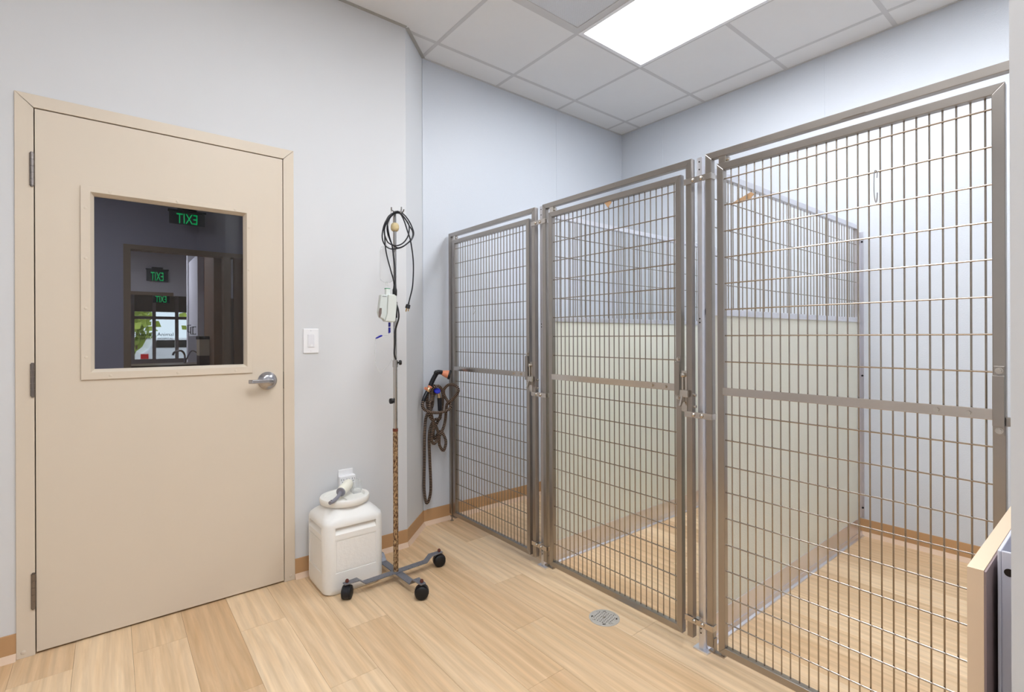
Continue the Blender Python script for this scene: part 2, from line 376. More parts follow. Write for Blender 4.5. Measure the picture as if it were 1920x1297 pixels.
leaf = MB().ring(LX0, LX1, LZ0, LZ1, OX0-.012, OX1+.012, OZ0-.012, OZ1+.012, ly, ly+.044).build('leaf', M_beige, dr, bevel=.001)
# dark rebate behind the reveal gap
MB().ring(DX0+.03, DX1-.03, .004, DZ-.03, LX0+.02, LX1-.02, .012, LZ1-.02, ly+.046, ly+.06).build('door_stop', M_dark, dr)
WX0, WX1, WZ0, WZ1 = -.0940, .5380, 1.0625, 1.8555
MB().ring(WX0, WX1, WZ0, WZ1, OX0-.008, OX1+.008, OZ0-.008, OZ1+.008, ly-.007, ly+.002).ring(OX0-.008, OX1+.008, OZ0-.008, OZ1+.008, OX0+.0035, OX1-.0035, OZ0+.0035, OZ1-.0035, ly-.007, ly+.03, ly+.016).build('window_surround', M_beige, leaf, bevel=.0012)
B(OX0-.004, OX1+.004, ly+.018, ly+.023, OZ0-.004, OZ1+.004).build('glass_pane', M_glass, leaf)
sm = mesh_of(MB().lathe((0, 0, 0), (0, -1, 0), [(0, .0055), (.0012, .005), (.002, .0015)], 14), 'screw', M_beige, True)
for z in (1.155, 1.355, 1.56, 1.765):
    inst('surround_screw', sm, (WX0+.016, ly-.007, z), leaf); inst('surround_screw', sm, (WX1-.014, ly-.007, z), leaf)
for x in (0, .235, .465):
    inst('surround_screw', sm, (x, ly-.007, WZ0+.014), leaf); inst('surround_screw', sm, (x, ly-.007, WZ1-.012), leaf)
for z0, z1 in ((1.8274, 1.954), (1.0084, 1.1338), (.1833, .318)):
    h = MB(); n = 5
    for i in range(n): h.cyl((-.2365, Yd-.008, z0+(z1-z0)*i/n+.0005), (-.2365, Yd-.008, z0+(z1-z0)*(i+1)/n-.0005), .0072, n=14)
    h.cyl((-.2365, Yd-.008, z0-.004), (-.2365, Yd-.008, z1+.004), .0045, n=10)
    h.build('hinge', M_hinge, dr, smooth=True)
lv = MB().lathe((.6046, ly, 1.0205), (0, -1, 0), [(0, .0435), (.006, .0435), (.009, .040), (.020, .030), (.024, .024), (.026, .01)], 40).build('lever_handle', M_satin, dr, smooth=True)
MB().cyl((.606, ly-.02, 1.0205), (.606, ly-.052, 1.0205), .0125).build('spindle', M_satin, lv, smooth=True)
MB().prism([(.620, ly-.062), (.624, ly-.050), (.613, ly-.043), (.535, ly-.046), (.5165, ly-.032), (.512, ly-.038), (.527, ly-.060), (.60, ly-.066)], 'z', 1.012, 1.031).build('lever', M_satin, lv, bevel=.004, seg=3)
B(.6792, .6815, ly-.001, ly+.03, .976, 1.062).build('strike_plate', M_dark, dr)

# ================================================================== CEILING FITTINGS
def panel_light(x, y, n, label, lens):
    e = empty('ceiling_light', (x+T/2, y+n*T/2, Hc), label, 'light', 'flat light panels in the ceiling')
    fr = .024; x0, x1, y0, y1 = x+.004, x+T-.004, y+.004, y+n*T-.004
    m = MB()
    m.box(x0, x0+fr, y0, y1, Hc-.004, Hc+.03).box(x1-fr, x1, y0, y1, Hc-.004, Hc+.03).box(x0+fr, x1-fr, y0, y0+fr, Hc-.004, Hc+.03).box(x0+fr, x1-fr, y1-fr, y1, Hc-.004, Hc+.03)
    m.build('light_frame', M_white, e)
    B(x0+fr, x1-fr, y0+fr, y1-fr, Hc+.001, Hc+.006).build('diffuser', lens, e)
LBL = ['bright flat ceiling light panel above the kennels', 'added ceiling fill panel next to the kennel panel, out of view', 'flat ceiling light panel over the open floor, out of view', 'flat ceiling light panel behind the camera, out of view']
for (lx, ly_, n), lb, lens in zip(LIGHTS, LBL, M_lens): panel_light(lx, ly_, n, lb, lens)
def perf():
    m = mat('perforated_metal', (196, 200, 206), .5)
    nt = m.node_tree; N, L = nt.nodes, nt.links; tc = N.new('ShaderNodeTexCoord')
    v = N.new('ShaderNodeTexVoronoi'); v.inputs['Scale'].default_value = 170; v.inputs['Randomness'].default_value = 0; L.new(tc.outputs['Object'], v.inputs['Vector'])
    r = N.new('ShaderNodeValToRGB'); r.color_ramp.elements[0].position = .30; r.color_ramp.elements[0].color = lin((150, 155, 163))+(1,); r.color_ramp.elements[1].position = .36; r.color_ramp.elements[1].color = lin((228, 231, 236))+(1,)
    L.new(v.outputs['Distance'], r.inputs[0]); L.new(r.outputs[0], N['Principled BSDF'].inputs['Base Color']); return m
vt = empty('ceiling_vent', (VENT[0]+T/2, VENT[1]+T/2, Hc), 'grey perforated air vent panel in the ceiling', 'vent')
x0, x1, y0, y1 = VENT[0]+.012, VENT[0]+T-.012, VENT[1]+.012, VENT[1]+T-.012
MB().box(x0, x0+.03, y0, y1, Hc-.003, Hc+.01).box(x1-.03, x1, y0, y1, Hc-.003, Hc+.01).box(x0+.03, x1-.03, y0, y0+.03, Hc-.003, Hc+.01).box(x0+.03, x1-.03, y1-.03, y1, Hc-.003, Hc+.01).build('vent_frame', M_grid, vt)
B(x0+.03, x1-.03, y0+.03, y1-.03, Hc+.001, Hc+.008).build('perforated_plate', perf(), vt)

# ================================================================== KENNEL GATES
TW = .0254; ZT, ZB = 1.927, .05
vwire = mesh_of(MB().cyl((0, 0, .062), (0, 0, 1.862), .0024, n=8), 'vertical_wire', M_wire, True)
def hwire(w_): return mesh_of(MB().cyl((0, -w_/2, 0), (0, w_/2, 0), .0025, n=8), 'horizontal_wire', M_wire, True)
bolt = mesh_of(MB().lathe((0, 0, 0), (-1, 0, 0), [(0, .0078), (.0025, .0076), (.005, .0058), (.0066, .002)], 16), 'carriage_bolt', M_ssbolt, True)
hexb = mesh_of(MB().lathe((0, 0, 0), (-1, 0, 0), [(0, .008), (.001, .008)], 20).cyl((0, 0, 0), (-.006, 0, 0), .006, n=6), 'hex_bolt', M_ssbolt)
ROWS = [1.817-.0973*k for k in range(18) if k != 8]
def gate(YL, YR, label, latch, plates=()):
    g = empty('kennel_gate', (Xc+TW/2, (YL+YR)/2, 0), label, 'gate', 'stainless kennel gates in a row')
    x0, x1 = Xc, Xc+TW
    MB().prism([(YL, ZB), (YL, ZT), (YL-TW, ZT-TW), (YL-TW, ZB)], 'x', x0, x1).build('frame_post', M_steel, g, bevel=.0018)
    MB().prism([(YR, ZB), (YR, ZT), (YR+TW, ZT-TW), (YR+TW, ZB)], 'x', x0, x1).build('frame_post', M_steel, g, bevel=.0018)
    MB().prism([(YL, ZT), (YR, ZT), (YR+TW, ZT-TW), (YL-TW, ZT-TW)], 'x', x0, x1).build('top_rail', M_steel, g, bevel=.0018)
    dL, dR = YL-.0466, YR+.0474; z0, z1 = .047, 1.876
    d = MB().prism([(dL, z0), (dL, z1), (dL-TW, z1-TW), (dL-TW, z0+TW)], 'x', x0, x1)
    d.prism([(dR, z0), (dR, z1), (dR+TW, z1-TW), (dR+TW, z0+TW)], 'x', x0, x1)
    d.prism([(dL, z1), (dR, z1), (dR+TW, z1-TW), (dL-TW, z1-TW)], 'x', x0, x1)
    d.prism([(dL, z0), (dR, z0), (dR+TW, z0+TW), (dL-TW, z0+TW)], 'x', x0, x1)
    door = d.build('gate_door', M_steel, g, bevel=.0016)
    a, b = dR+TW+.0138, dL-TW-.0228; nw = 25
    for k in range(nw): inst('vertical_wire', vwire, (Xc+.0152, a+(b-a)*k/(nw-1), 0), door)
    w_ = (dL-TW)-(dR+TW)+.006; hm = hwire(w_)
    for z in ROWS: inst('horizontal_wire', hm, (Xc+.0104, (dL+dR)/2, z), door)
    B(Xc-.003, Xc+.0075, dR+TW-.002, dL-TW+.004, 1.012, 1.0405).build('middle_rail', M_bright, door, bevel=.001)
    inst('rail_bolt', hexb, (Xc-.003, dR+TW+.046, 1.026), door); inst('rail_bolt', hexb, (Xc-.003, dR+TW+.111, 1.027), door)
    # top pivot and bottom pivot
    pv = MB().box(Xc+.003, Xc+.022, dL-.034, dL-.006, 1.874, 1.9035)
    pv.cyl((Xc+.012, dL-.034, 1.888), (Xc+.012, dL-.044, 1.888), .0075, n=12)
    pv.build('top_pivot', M_ssbolt, g, bevel=.001)
    pb = MB().box(Xc+.003, Xc+.022, dL-.020, YL-.006, .030, .036).box(Xc+.003, Xc+.022, YL-TW-.004, YL-TW, .030, .085).cyl((Xc+.0125, dL-.012, .036), (Xc+.0125, dL-.012, .05), .006)
    if YL > 2.5: pb.cyl((Xc+.0125, YL-.0127, 0), (Xc+.0125, YL-.0127, .052), .0045, n=10).cyl((Xc+.0125, YL-.0127, 0), (Xc+.0125, YL-.0127, .004), .011)
    pb.build('bottom_pivot', M_steel, g)
    # latch cover on the door
    lc = MB().box(Xc-.013, Xc-.0005, dR+.0015, dR+TW-.001, .998, 1.128).box(Xc-.0025, Xc, dR+.002, dR+TW-.002, 1.128, 1.152).box(Xc-.0025, Xc, dR+.002, dR+TW-.002, .974, .998)
    lc = lc.build('latch_cover', M_steel, door, bevel=.001)
    inst('cover_bolt', hexb, (Xc-.0025, dR+.0127, 1.140), lc); inst('cover_bolt', hexb, (Xc-.0025, dR+.0127, .986), lc)
    lt = MB()
    if latch:
        lt.box(Xc-.003, Xc+.0005, YR+TW-.004, YR+TW+.020, .935, 1.095)
        lt.box(Xc-.016, Xc-.002, YR+.010, dR-.002, .992, 1.019)
        lt.cyl((Xc-.008, YR+TW+.011, 1.02), (Xc-.008, YR+TW+.011, 1.085), .004, n=10)
        lt.lathe((Xc-.004, YR+TW+.010, 1.078), (-1, 0, 0), [(0, .009), (.010, .009), (.013, .004)], 14)
        lt.prism([(Xc-.004, .995), (Xc-.016, 1.0), (Xc-.034, .958), (Xc-.026, .955), (Xc-.012, .972), (Xc-.004, .972)], 'y', YR+TW+.006, YR+TW+.013)
        for z in (1.001, .956): lt.cyl((Xc+.012, YR+.001, z), (Xc+.012, YR-.010, z), .006, n=10)
    else:
        lt.box(Xc-.003, Xc+.012, YR-.01, dR, .999, 1.022)
    lt.build('latch', M_ssbolt if latch else M_steel, g, bevel=.0006)
    for (ya, yb) in plates: B(Xc-.0012, Xc+.0004, ya, yb, ZT-TW+.003, ZT-.003).build('name_plate', M_steel, g)
    for (yy, m_) in (): pass
    return g, door
G1, D1 = gate(2.8915, 2.0146, 'narrowest looking kennel gate, beside the coiled hose', True, [(2.43, 2.47)])
G2, D2 = gate(1.954, 1.0866, 'middle stainless kennel gate between the two slim support posts', True, [(1.47, 1.55)])
G3, D3 = gate(1.0285, .1587, 'nearest and largest looking kennel gate at the right edge', False, [(.507, .572)])
# ---- slim posts carrying the gates
def support(dy, label):
    yc = 1.0685+dy
    s = empty('support_post', (1.8135, yc, 0), label, 'post', 'slim aluminium posts between the gates')
    B(1.7915, 1.839, yc-.033, yc+.0285, 0, .007).build('foot_plate', M_alu, s, bevel=.0008)
    p = MB().box(1.8035, 1.8065, yc-.010, yc+.010, .007, 1.932).box(1.8065, 1.8235, yc-.010, yc-.007, .007, 1.932).box(1.8065, 1.8235, yc+.007, yc+.010, .007, 1.932).build('post', M_alu, s)
    hole = mesh_of(MB().cyl((0, 0, 0), (-.0006, 0, 0), .003, n=12), 'bolt_hole', M_dark)
    for z in (1.915, 1.885, 1.30, 1.285, .085, .068): inst('bolt_hole', hole, (1.8034, yc+.001, z), p)
    for i, (za, zb) in enumerate(((1.827, 1.850), (.914, .9366), (.1117, .134))):
        c = MB().box(Xc-.006, Xc-.0002, yc-.0655, yc+.0495, za, zb)
        c.box(Xc-.006, Xc+.024, yc-.0685, yc-.0655, za, zb)
        if i == 2: c.box(Xc-.006, Xc+.020, yc-.0105, yc+.0105, zb-.003, zb)
        c = c.build('clamp', M_bright, s, bevel=.0008)
        for yy in (yc+.010, yc-.025): inst('carriage_bolt', bolt, (Xc-.006, yy, (za+zb)/2), c)
    return s
support(0, 'slim aluminium support post between the middle and the nearest gate')
support(.9245, 'slim aluminium support post between the farthest and the middle gate')
# ---- dividers between the kennels
dwire = mesh_of(MB().cyl((0, 0, 1.338), (0, 0, 1.882), .0022, n=8), 'vertical_wire', M_wire, True)
def divider(dy, label):
    yc = 1.0675+dy; xa, xb = 1.8245, 3.560
    d = empty('kennel_divider', ((xa+xb)/2, yc, 0), label, 'divider', 'dividers between the kennels')
    h = TW/2
    B(xa, xb, yc-h, yc+h, 1.878, 1.9034).build('top_rail', M_alu, d, bevel=.001)
    B(xa, xb, yc-h, yc+h, 1.3145, 1.341).build('middle_rail', M_alu, d, bevel=.001)
    B(xa, xa+.020, yc-h, yc+h, .03, 1.878).build('end_post', M_alu, d)
    B(xb-.020, xb, yc-h, yc+h, .03, 1.878).build('end_post', M_alu, d)
    B(xa+.02, xb-.02, yc-.007, yc+.007, .112, 1.3145).build('solid_panel', M_panel, d)
    B(xa, xb, yc-.010, yc+.010, .03, .118).build('kick_plate', M_alu, d, bevel=.001)
    ch = MB().prism([(yc-.022, 0), (yc+.022, 0), (yc+.022, .006), (yc+.013, .010), (yc+.013, .032), (yc-.013, .032), (yc-.013, .010), (yc-.022, .006)], 'x', xa, Xr-.02)
    ch.build('base_channel', M_alu, d)
    sp = .0405; n = int((xb-xa-.05)/sp)
    for k in range(n+1): inst('vertical_wire', dwire, (xa+.034+k*sp, yc, 0), d)
    hm = mesh_of(MB().cyl((-(xb-xa)/2+.012, 0, 0), ((xb-xa)/2-.012, 0, 0), .0024, n=8), 'horizontal_wire', M_wire, True)
    for z in (1.785, 1.671, 1.556, 1.442): inst('horizontal_wire', hm, ((xa+xb)/2, yc-.0042, z), d)
    w_ = MB().box(Xr-.0035, Xr-.0002, yc-.019, yc+.023, .112, 1.872).box(xb, Xr-.0035, yc-.003, yc+.003, .112, 1.872).build('wall_channel', M_alu, d)
    hm2 = mesh_of(MB().cyl((0, 0, 0), (-.004, 0, 0), .006, n=12), 'channel_screw', M_blackplastic)
    for z in (1.81, .985, .17): inst('channel_screw', hm2, (Xr-.0035, yc-.012, z), w_)
divider(0, 'half-height solid divider with wire top nearest the camera')
divider(.9245, 'half-height solid divider with wire top behind the middle gate')
# ---- scraps of tape and a wire hook on the gates
t1 = MB().prism([(1.532, 1.848), (1.498, 1.852), (1.490, 1.842), (1.512, 1.822)], 'x', Xc+.004, Xc+.0058).build('tape_scrap', M_brown); tag(t1, 'small brown tape scrap hanging from the middle gate', 'tape')
t2 = MB().prism([(.942, 1.719), (.905, 1.733), (.862, 1.748), (.850, 1.738), (.868, 1.722), (.905, 1.717)], 'x', Xc+.0182, Xc+.0198).build('tape_scrap', M_brown); tag(t2, 'torn brown tape scrap stuck on the wires of the nearest gate', 'tape')
hk = MB().tube([(Xc+.004, .480, 1.700), (Xc+.004, .4795, 1.716), (Xc+.006, .483, 1.7225), (Xc+.004, .4865, 1.716), (Xc+.002, .487, 1.66), (Xc+.002, .484, 1.632), (Xc+.001, .481, 1.628), (Xc+.001, .479, 1.640), (Xc+.001, .4785, 1.655)], .0014, 8, 4).build('wire_hook', M_chrome, None, True); tag(hk, 'thin bent wire hook hanging on the nearest gate', 'hook')
hk2 = MB().tube([(Xc+.006, 2.62, 1.434), (Xc+.004, 2.60, 1.42), (Xc+.003, 2.585, 1.395), (Xc+.004, 2.605, 1.372)], .0013, 8, 4).build('wire_hook', M_chrome, None, True); tag(hk2, 'tiny bent wire hanging on the farthest gate', 'hook')

# ================================================================== FLOOR DRAIN
fd = empty('floor_drain', (1.683, 1.459, 0), 'round metal drain grate set in the floor', 'drain')
R0 = .0665
M_drain = mat('drain_metal', (196, 192, 186), .45, .35, noise=(40, .12))
MB().lathe((1.683, 1.459, .0002), (0, 0, 1), [(0, R0), (.0012, R0), (.0018, R0-.002), (.0018, R0-.010), (.0002, R0-.011)], 48).build('drain_ring', M_drain, fd)
B(1.683-.045, 1.683+.045, 1.459-.045, 1.459+.045, .0003, .0008).build('drain_well', M_dark, fd)
gr = MB(); rin = R0-.009; pit = .0125; ang = math.radians(12)
def rot(x, y): return (1.683+x*math.cos(ang)-y*math.sin(ang), 1.459+x*math.sin(ang)+y*math.cos(ang))
n = 9
for i in range(n):
    for j in range(n):
        # solid cells outside the hole field, bars inside it
        x, y = (i-(n-1)/2)*pit, (j-(n-1)/2)*pit
        rad = math.hypot(x, y); h = .5*pit; s = h*.42
        if rad > rin-.002: continue
        hole = rad < rin-.011 and not (i == 4 and j == 4)
        def quad(a, b, c, d): 
            P = [rot(*p) for p in ((a, c), (b, c), (b, d), (a, d))]; gr.prism(P, 'z', .0010, .0022)
        if hole:
            quad(x-h, x+h, y-h, y-s); quad(x-h, x+h, y+s, y+h); quad(x-h, x-s, y-s, y+s); quad(x+s, x+h, y-s, y+s)
        else: quad(x-h, x+h, y-h, y+h)
gr.build('grate', M_drain, fd)
MB().lathe((1.683, 1.459, .002), (0, 0, 1), [(0, .006), (.0012, .0055), (.002, .003)], 16).build('centre_screw', M_ssbolt, fd, smooth=True)

# ================================================================== SWITCH, OUTLET
sw = empty('light_switch', (.815, Yd, 1.215), 'white rocker light switch plate right of the door', 'switch')
B(.7757, .8537, Yd-.006, Yd, 1.151, 1.279).build('switch_plate', M_white, sw, bevel=.003)
B(.7985, .8315, Yd-.009, Yd-.005, 1.182, 1.249).build('rocker', mat('rocker', (228, 228, 232), .35), sw, bevel=.0015)
B(.808, .8225, Yd-.0105, Yd-.008, 1.185, 1.197).build('dimmer_tab', M_white, sw, bevel=.001)
for z in (1.163, 1.268): MB().lathe((.8147, Yd-.006, z), (0, -1, 0), [(0, .003), (.001, .002)], 12).build('plate_screw', mat('rocker', (228, 228, 232)), sw)
ot = empty('outlet_adapter', (.993, Yd, .44), 'white multi-outlet wall adapter behind the container lid', 'outlet')
B(.954, 1.034, Yd-.007, Yd, .395, .518).build('wall_plate', M_white, ot, bevel=.002)
B(.951, 1.039, Yd-.036, Yd-.005, .375, .489).build('adapter_body', M_white, ot, bevel=.006, seg=3)
sl = MB()
for r_ in range(2):
    for c_ in range(3):
        cx, cz = .966+c_*.0295, .470-r_*.050
        sl.box(cx-.007, cx-.0052, Yd-.0365, Yd-.0355, cz-.005, cz+.005).box(cx+.0052, cx+.007, Yd-.0365, Yd-.0355, cz-.004, cz+.004).cyl((cx, Yd-.0355, cz-.0135), (cx, Yd-.0366, cz-.0135), .003, n=10)
sl.build('socket_slots', M_dark, ot)

# ================================================================== FOOD CONTAINER
def rrect(x0, x1, y0, y1, r, n=6):
    P = []
    for cx, cy, a0 in ((x1-r, y1-r, 0), (x0+r, y1-r, 90), (x0+r, y0+r, 180), (x1-r, y0+r, 270)):
        for k in range(n+1):
            a = math.radians(a0+90*k/n); P.append((cx+r*math.cos(a), cy+r*math.sin(a)))
    return P
BX0, BX1, BY0, BY1 = .782, 1.083, 2.388, 2.668
bc = empty('food_container', ((BX0+BX1)/2, (BY0+BY1)/2, 0), 'off-white square plastic storage container with round lid, by the wall', 'container')
secs = [(.012, .0, .045), (.003, .010, .045), (0, .030, .045), (0, .330, .045), (.003, .346, .048), (.012, .358, .055), (.052, .398, .09), (.056, .404, .09)]
m = MB(); rings = []
for ins, z, r in secs:
    P = rrect(BX0+ins, BX1-ins, BY0+ins, BY1-ins, min(r, (BX1-BX0-2*ins)/2-.002, (BY1-BY0-2*ins)/2-.002)); rings.append([(x, y, z) for x, y in P])
k = len(rings[0]); v = [p for r in rings for p in r]; f = [tuple(range(k))[::-1], tuple(range((len(rings)-1)*k, len(rings)*k))]
for s in range(len(rings)-1): f += [(s*k+i, s*k+(i+1) % k, (s+1)*k+(i+1) % k, (s+1)*k+i) for i in range(k)]
body = m.add(v, f).build('body', M_bin, bc)
fx0, fx1 = BX0+.052, BX1-.046; fy0, fy1 = BY0+.05, BY1-.05
cut = [MB().prism([(BY0-.02, .322), (BY0-.02, .280), (BY0-.001, .286), (BY0+.020, .312), (BY0+.018, .321)], 'x', fx0, fx1).build('c', M_bin),
       MB().prism([(BX0-.02, .322), (BX0-.02, .280), (BX0-.001, .286), (BX0+.020, .312), (BX0+.018, .321)], 'y', fy0, fy1).build('c', M_bin),
       B(fx0, fx1, BY0-.01, BY0+.0035, .105, .262).build('c', M_bin), B(BX0-.01, BX0+.0035, fy0, fy1, .105, .262).build('c', M_bin)]
carve(body, cut)
for p in body.data.polygons: p.use_smooth = True
body.data.set_sharp_from_angle(angle=math.radians(38))
M_emb = mat('embossed_plastic', (239, 238, 235), .4, bump=(55, .5, .004))
B(fx0+.006, fx1-.006, BY0+.0015, BY0+.006, .111, .256).build('embossed_panel', M_emb, body)
B(BX0+.0015, BX0+.006, fy0+.006, fy1-.006, .111, .256).build('embossed_panel', M_emb, body)
lc_ = (.932, 2.533)
MB().lathe((lc_[0], lc_[1], .399), (0, 0, 1), [(0, .108), (.001, .108), (.0015, .1185), (.010, .1215), (.024, .1215), (.030, .1185), (.032, .114), (.032, .100), (.029, .097), (.019, .094), (.018, .05), (.018, .0)], 56).build('lid', M_lid, bc, smooth=True)
MB().prism([(lc_[0]-.012, lc_[1]-.088), (lc_[0]+.03, lc_[1]-.088), (lc_[0]+.03, lc_[1]+.088), (lc_[0]-.012, lc_[1]+.088)], 'z', .416, .422).build('lid_grip', M_lid, bc, bevel=.002)
M_grey = mat('grey_plastic', (138, 137, 146), .4)
M_cream = mat('cream_plastic', (240, 237, 222), .4)
sc = empty('scoop', (.88, 2.48, .44), 'grey-handled white scoop lying on the container lid', 'scoop')
d = Vector((.993, 2.60, .476))-Vector((.8986, 2.50, .4555)); d.normalize()
c0 = Vector((.899, 2.497, .4575))
MB().lathe(c0, d, [(0, .0), (0, .022), (.004, .024), (.030, .0255), (.085, .026), (.105, .022), (.116, .012), (.118, 0)], 28).build('scoop_cup', M_cream, sc, smooth=True)
MB().lathe(c0-d*.006, d, [(0, .012), (.002, .022), (.008, .023), (.010, .021)], 28).build('scoop_collar', M_grey, sc, smooth=True)
hd = MB().tube([c0-d*.004, (.872, 2.463, .447), (.845, 2.440, .440), (.8185, 2.420, .4385)], .0088, 12, 5).build('scoop_handle', M_grey, sc, smooth=True)
MB().cyl((.828, 2.428, .4465), (.828, 2.428, .4485), .0035, n=12).build('handle_hole', M_dark, sc)
tb = MB(); 
for a, b, c, d_ in ((.985, 1.030, 2.550, 2.553), (.985, 1.030, 2.597, 2.600), (.985, .988, 2.553, 2.597), (1.027, 1.030, 2.553, 2.597)): tb.box(a, b, c, d_, .4175, .478)
tb = tb.box(.985, 1.03, 2.55, 2.60, .4172, .420).build('clear_cup', M_clear); tag(tb, 'clear plastic measuring cup standing on the container lid', 'cup')

# ================================================================== IV STAND
PX, PY = 1.123, 2.345
iv = empty('drip_stand', (PX, PY, 0), 'rusty metal drip stand on four casters beside the container', 'stand')
def rusty(name, base, rust, lo, hi, rough=.5, metal=1):
    m = mat(name, base, rough, metal); nt = m.node_tree; N, L = nt.nodes, nt.links; b = N['Principled BSDF']
    tc = N.new('ShaderNodeTexCoord'); t = N.new('ShaderNodeTexNoise'); t.inputs['Scale'].default_value = 170; t.inputs['Detail'].default_value = 6; t.inputs['Roughness'].default_value = .7
    mp = N.new('ShaderNodeMapping'); mp.inputs['Scale'].default_value = (1, 1, .4); L.new(tc.outputs['Object'], mp.inputs[0]); L.new(mp.outputs[0], t.inputs['Vector'])
    r = N.new('ShaderNodeValToRGB'); r.color_ramp.elements[0].position = lo; r.color_ramp.elements[0].color = lin(rust)+(1,); r.color_ramp.elements[1].position = hi; r.color_ramp.elements[1].color = lin(base)+(1,)
    L.new(t.outputs[0], r.inputs[0]); L.new(r.outputs[0], b.inputs['Base Color'])
    r2 = N.new('ShaderNodeMapRange'); r2.inputs['From Min'].default_value = lo; r2.inputs['From Max'].default_value = hi; r2.inputs['To Min'].default_value = 0; r2.inputs['To Max'].default_value = metal
    L.new(t.outputs[0], r2.inputs['Value']); L.new(r2.outputs[0], b.inputs['Metallic'])
    r3 = N.new('ShaderNodeMapRange'); r3.inputs['From Min'].default_value = lo; r3.inputs['From Max'].default_value = hi; r3.inputs['To Min'].default_value = .8; r3.inputs['To Max'].default_value = rough
    L.new(t.outputs[0], r3.inputs['Value']); L.new(r3.outputs[0], b.inputs['Roughness']); return m
M_rustpole = rusty('rusted_chrome', (198, 172, 136), (84, 52, 30), .44, .58, .35)
M_bar = rusty('worn_grey_bar', (128, 130, 138), (92, 60, 50), .34, .42, .45, .55)
M_nut = mat('rusty_nut', (100, 52, 44), .7, .2)
def bar(p, q_, name, zlo):
    """flat bar with raised ends, from p to q_ (floor points of the two casters)"""
    p, q_ = Vector(p), Vector(q_); d = (q_-p).normalized(); n = Vector((-d.y, d.x)); L_ = (q_-p).length; hw = .019; zhi = .0705; t = .0055
    prof = [(-.016, zhi), (.055, zhi), (.085, zlo), (L_-.085, zlo), (L_-.055, zhi), (L_+.016, zhi)]
    m = MB(); v = []
    for s, z in prof:
        e = hw*(.72 if s < 0 or s > L_ else 1)
        for dz in (0, t):
            for sg in (-1, 1): v.append((p.x+d.x*s+n.x*sg*e, p.y+d.y*s+n.y*sg*e, z+dz))
    f = [(0, 1, 3, 2)]; k = len(prof)
    for i in range(k-1):
        a, b = i*4, (i+1)*4; f += [(a, a+1, b+1, b), (a+2, b+2, b+3, a+3), (a, b, b+2, a+2), (a+1, a+3, b+3, b+1)]
    f.append(((k-1)*4, (k-1)*4+2, (k-1)*4+3, (k-1)*4+1))
    return m.add(v, f).build(name, M_bar, iv, bevel=.0012)
CA, CB, CC, CD = (.868, 2.333), (1.141, 2.109), (1.378, 2.352), (1.122, 2.585)
bar(CA, CC, 'base_bar', .0455); bar(CB, CD, 'base_bar', .0395)
for (cx, cy), az in zip((CA, CB, CC, CD), (-35, 60, 75, 10)):
    a = math.radians(az); ax = Vector((math.cos(a), math.sin(a), 0)); c = Vector((cx, cy, .0312))
    cs = MB().cyl((cx, cy, .06), (cx, cy, .086), .0055, n=8)
    cs.lathe((cx, cy, .0795), (0, 0, 1), [(0, .0085), (.008, .008), (.012, .005), (.013, .001)], 10); cs = cs.build('caster', M_nut, iv, smooth=True)
    MB().lathe(c-ax*.024, ax, [(0, .020), (.003, .0285), (.006, .031), (.018, .0312), (.020, .027), (.028, .027), (.030, .0312), (.042, .031), (.045, .0285), (.048, .020)], 28).build('wheel', M_black, cs, smooth=True)
    MB().lathe(c-ax*.0105+Vector((0, 0, .0025)), ax, [(0, .0335), (.021, .0335)], 20).cyl((cx, cy, .05), (cx, cy, .073), .012, n=14).build('caster_hood', M_blackplastic, cs, smooth=True)
pole = MB().lathe((PX, PY, .044), (0, 0, 1), [(.006, .0135), (.012, .0128), (.716, .0125)], 24).build('pole_lower', M_rustpole, iv, smooth=True)
M_scrape = rusty('stained_chrome', (196, 194, 192), (120, 60, 40), .30, .34, .18)
MB().cyl((PX, PY, .758), (PX, PY, 1.095), .0105, n=20).build('pole_middle', M_scrape, iv, smooth=True)
MB().cyl((PX, PY, 1.09), (PX, PY, 1.865), .0085, n=20).build('pole_upper', M_chrome, iv, smooth=True)
MB().lathe((PX, PY, .757), (0, 0, 1), [(0, .0131), (.014, .0131)], 20).build('rust_ring', mat('rust', (104, 50, 32), .8), iv, smooth=True)
MB().lathe((PX, PY, 1.082), (0, 0, 1), [(0, .0135), (.034, .0135)], 20).build('collar', M_chrome, iv, smooth=True)
MB().lathe((PX+.012, PY-.004, 1.104), (.95, -.3, 0), [(0, .005), (.006, .005), (.007, .012), (.016, .013), (.020, .010)], 12).build('collar_knob', M_black, iv, smooth=True)
MB().lathe((PX-.009, PY-.002, .912), (-1, -.1, 0), [(0, .005), (.008, .006), (.009, .014), (.020, .014), (.022, .010)], 12).build('side_knob', M_black, iv, smooth=True)
hkm = MB()
for sgn in (-1, 1): hkm.tube([(PX, PY, 1.862), (PX+.016*sgn, PY-.012, 1.868), (PX+.030*sgn, PY-.028, 1.864), (PX+.034*sgn, PY-.036, 1.878)], .0035, 8, 4)
hkm.tube([(PX, PY, 1.868), (PX+.008, PY-.018, 1.866), (PX+.012, PY-.040, 1.852), (PX+.014, PY-.046, 1.872), (PX+.015, PY-.046, 1.884)], .0038, 8, 4)
hkm.build('top_hooks', M_chrome, iv, smooth=True)
sp_ = MB().lathe((PX, PY-.003, 1.768), (0, 0, 1), [(0, .013), (.006, .019), (.018, .0215), (.030, .020), (.038, .016), (.042, .010)], 14).build('foam_wrap', mat('yellow_foam', (214, 196, 152), .9, bump=(70, .8, .006)), iv, smooth=True)

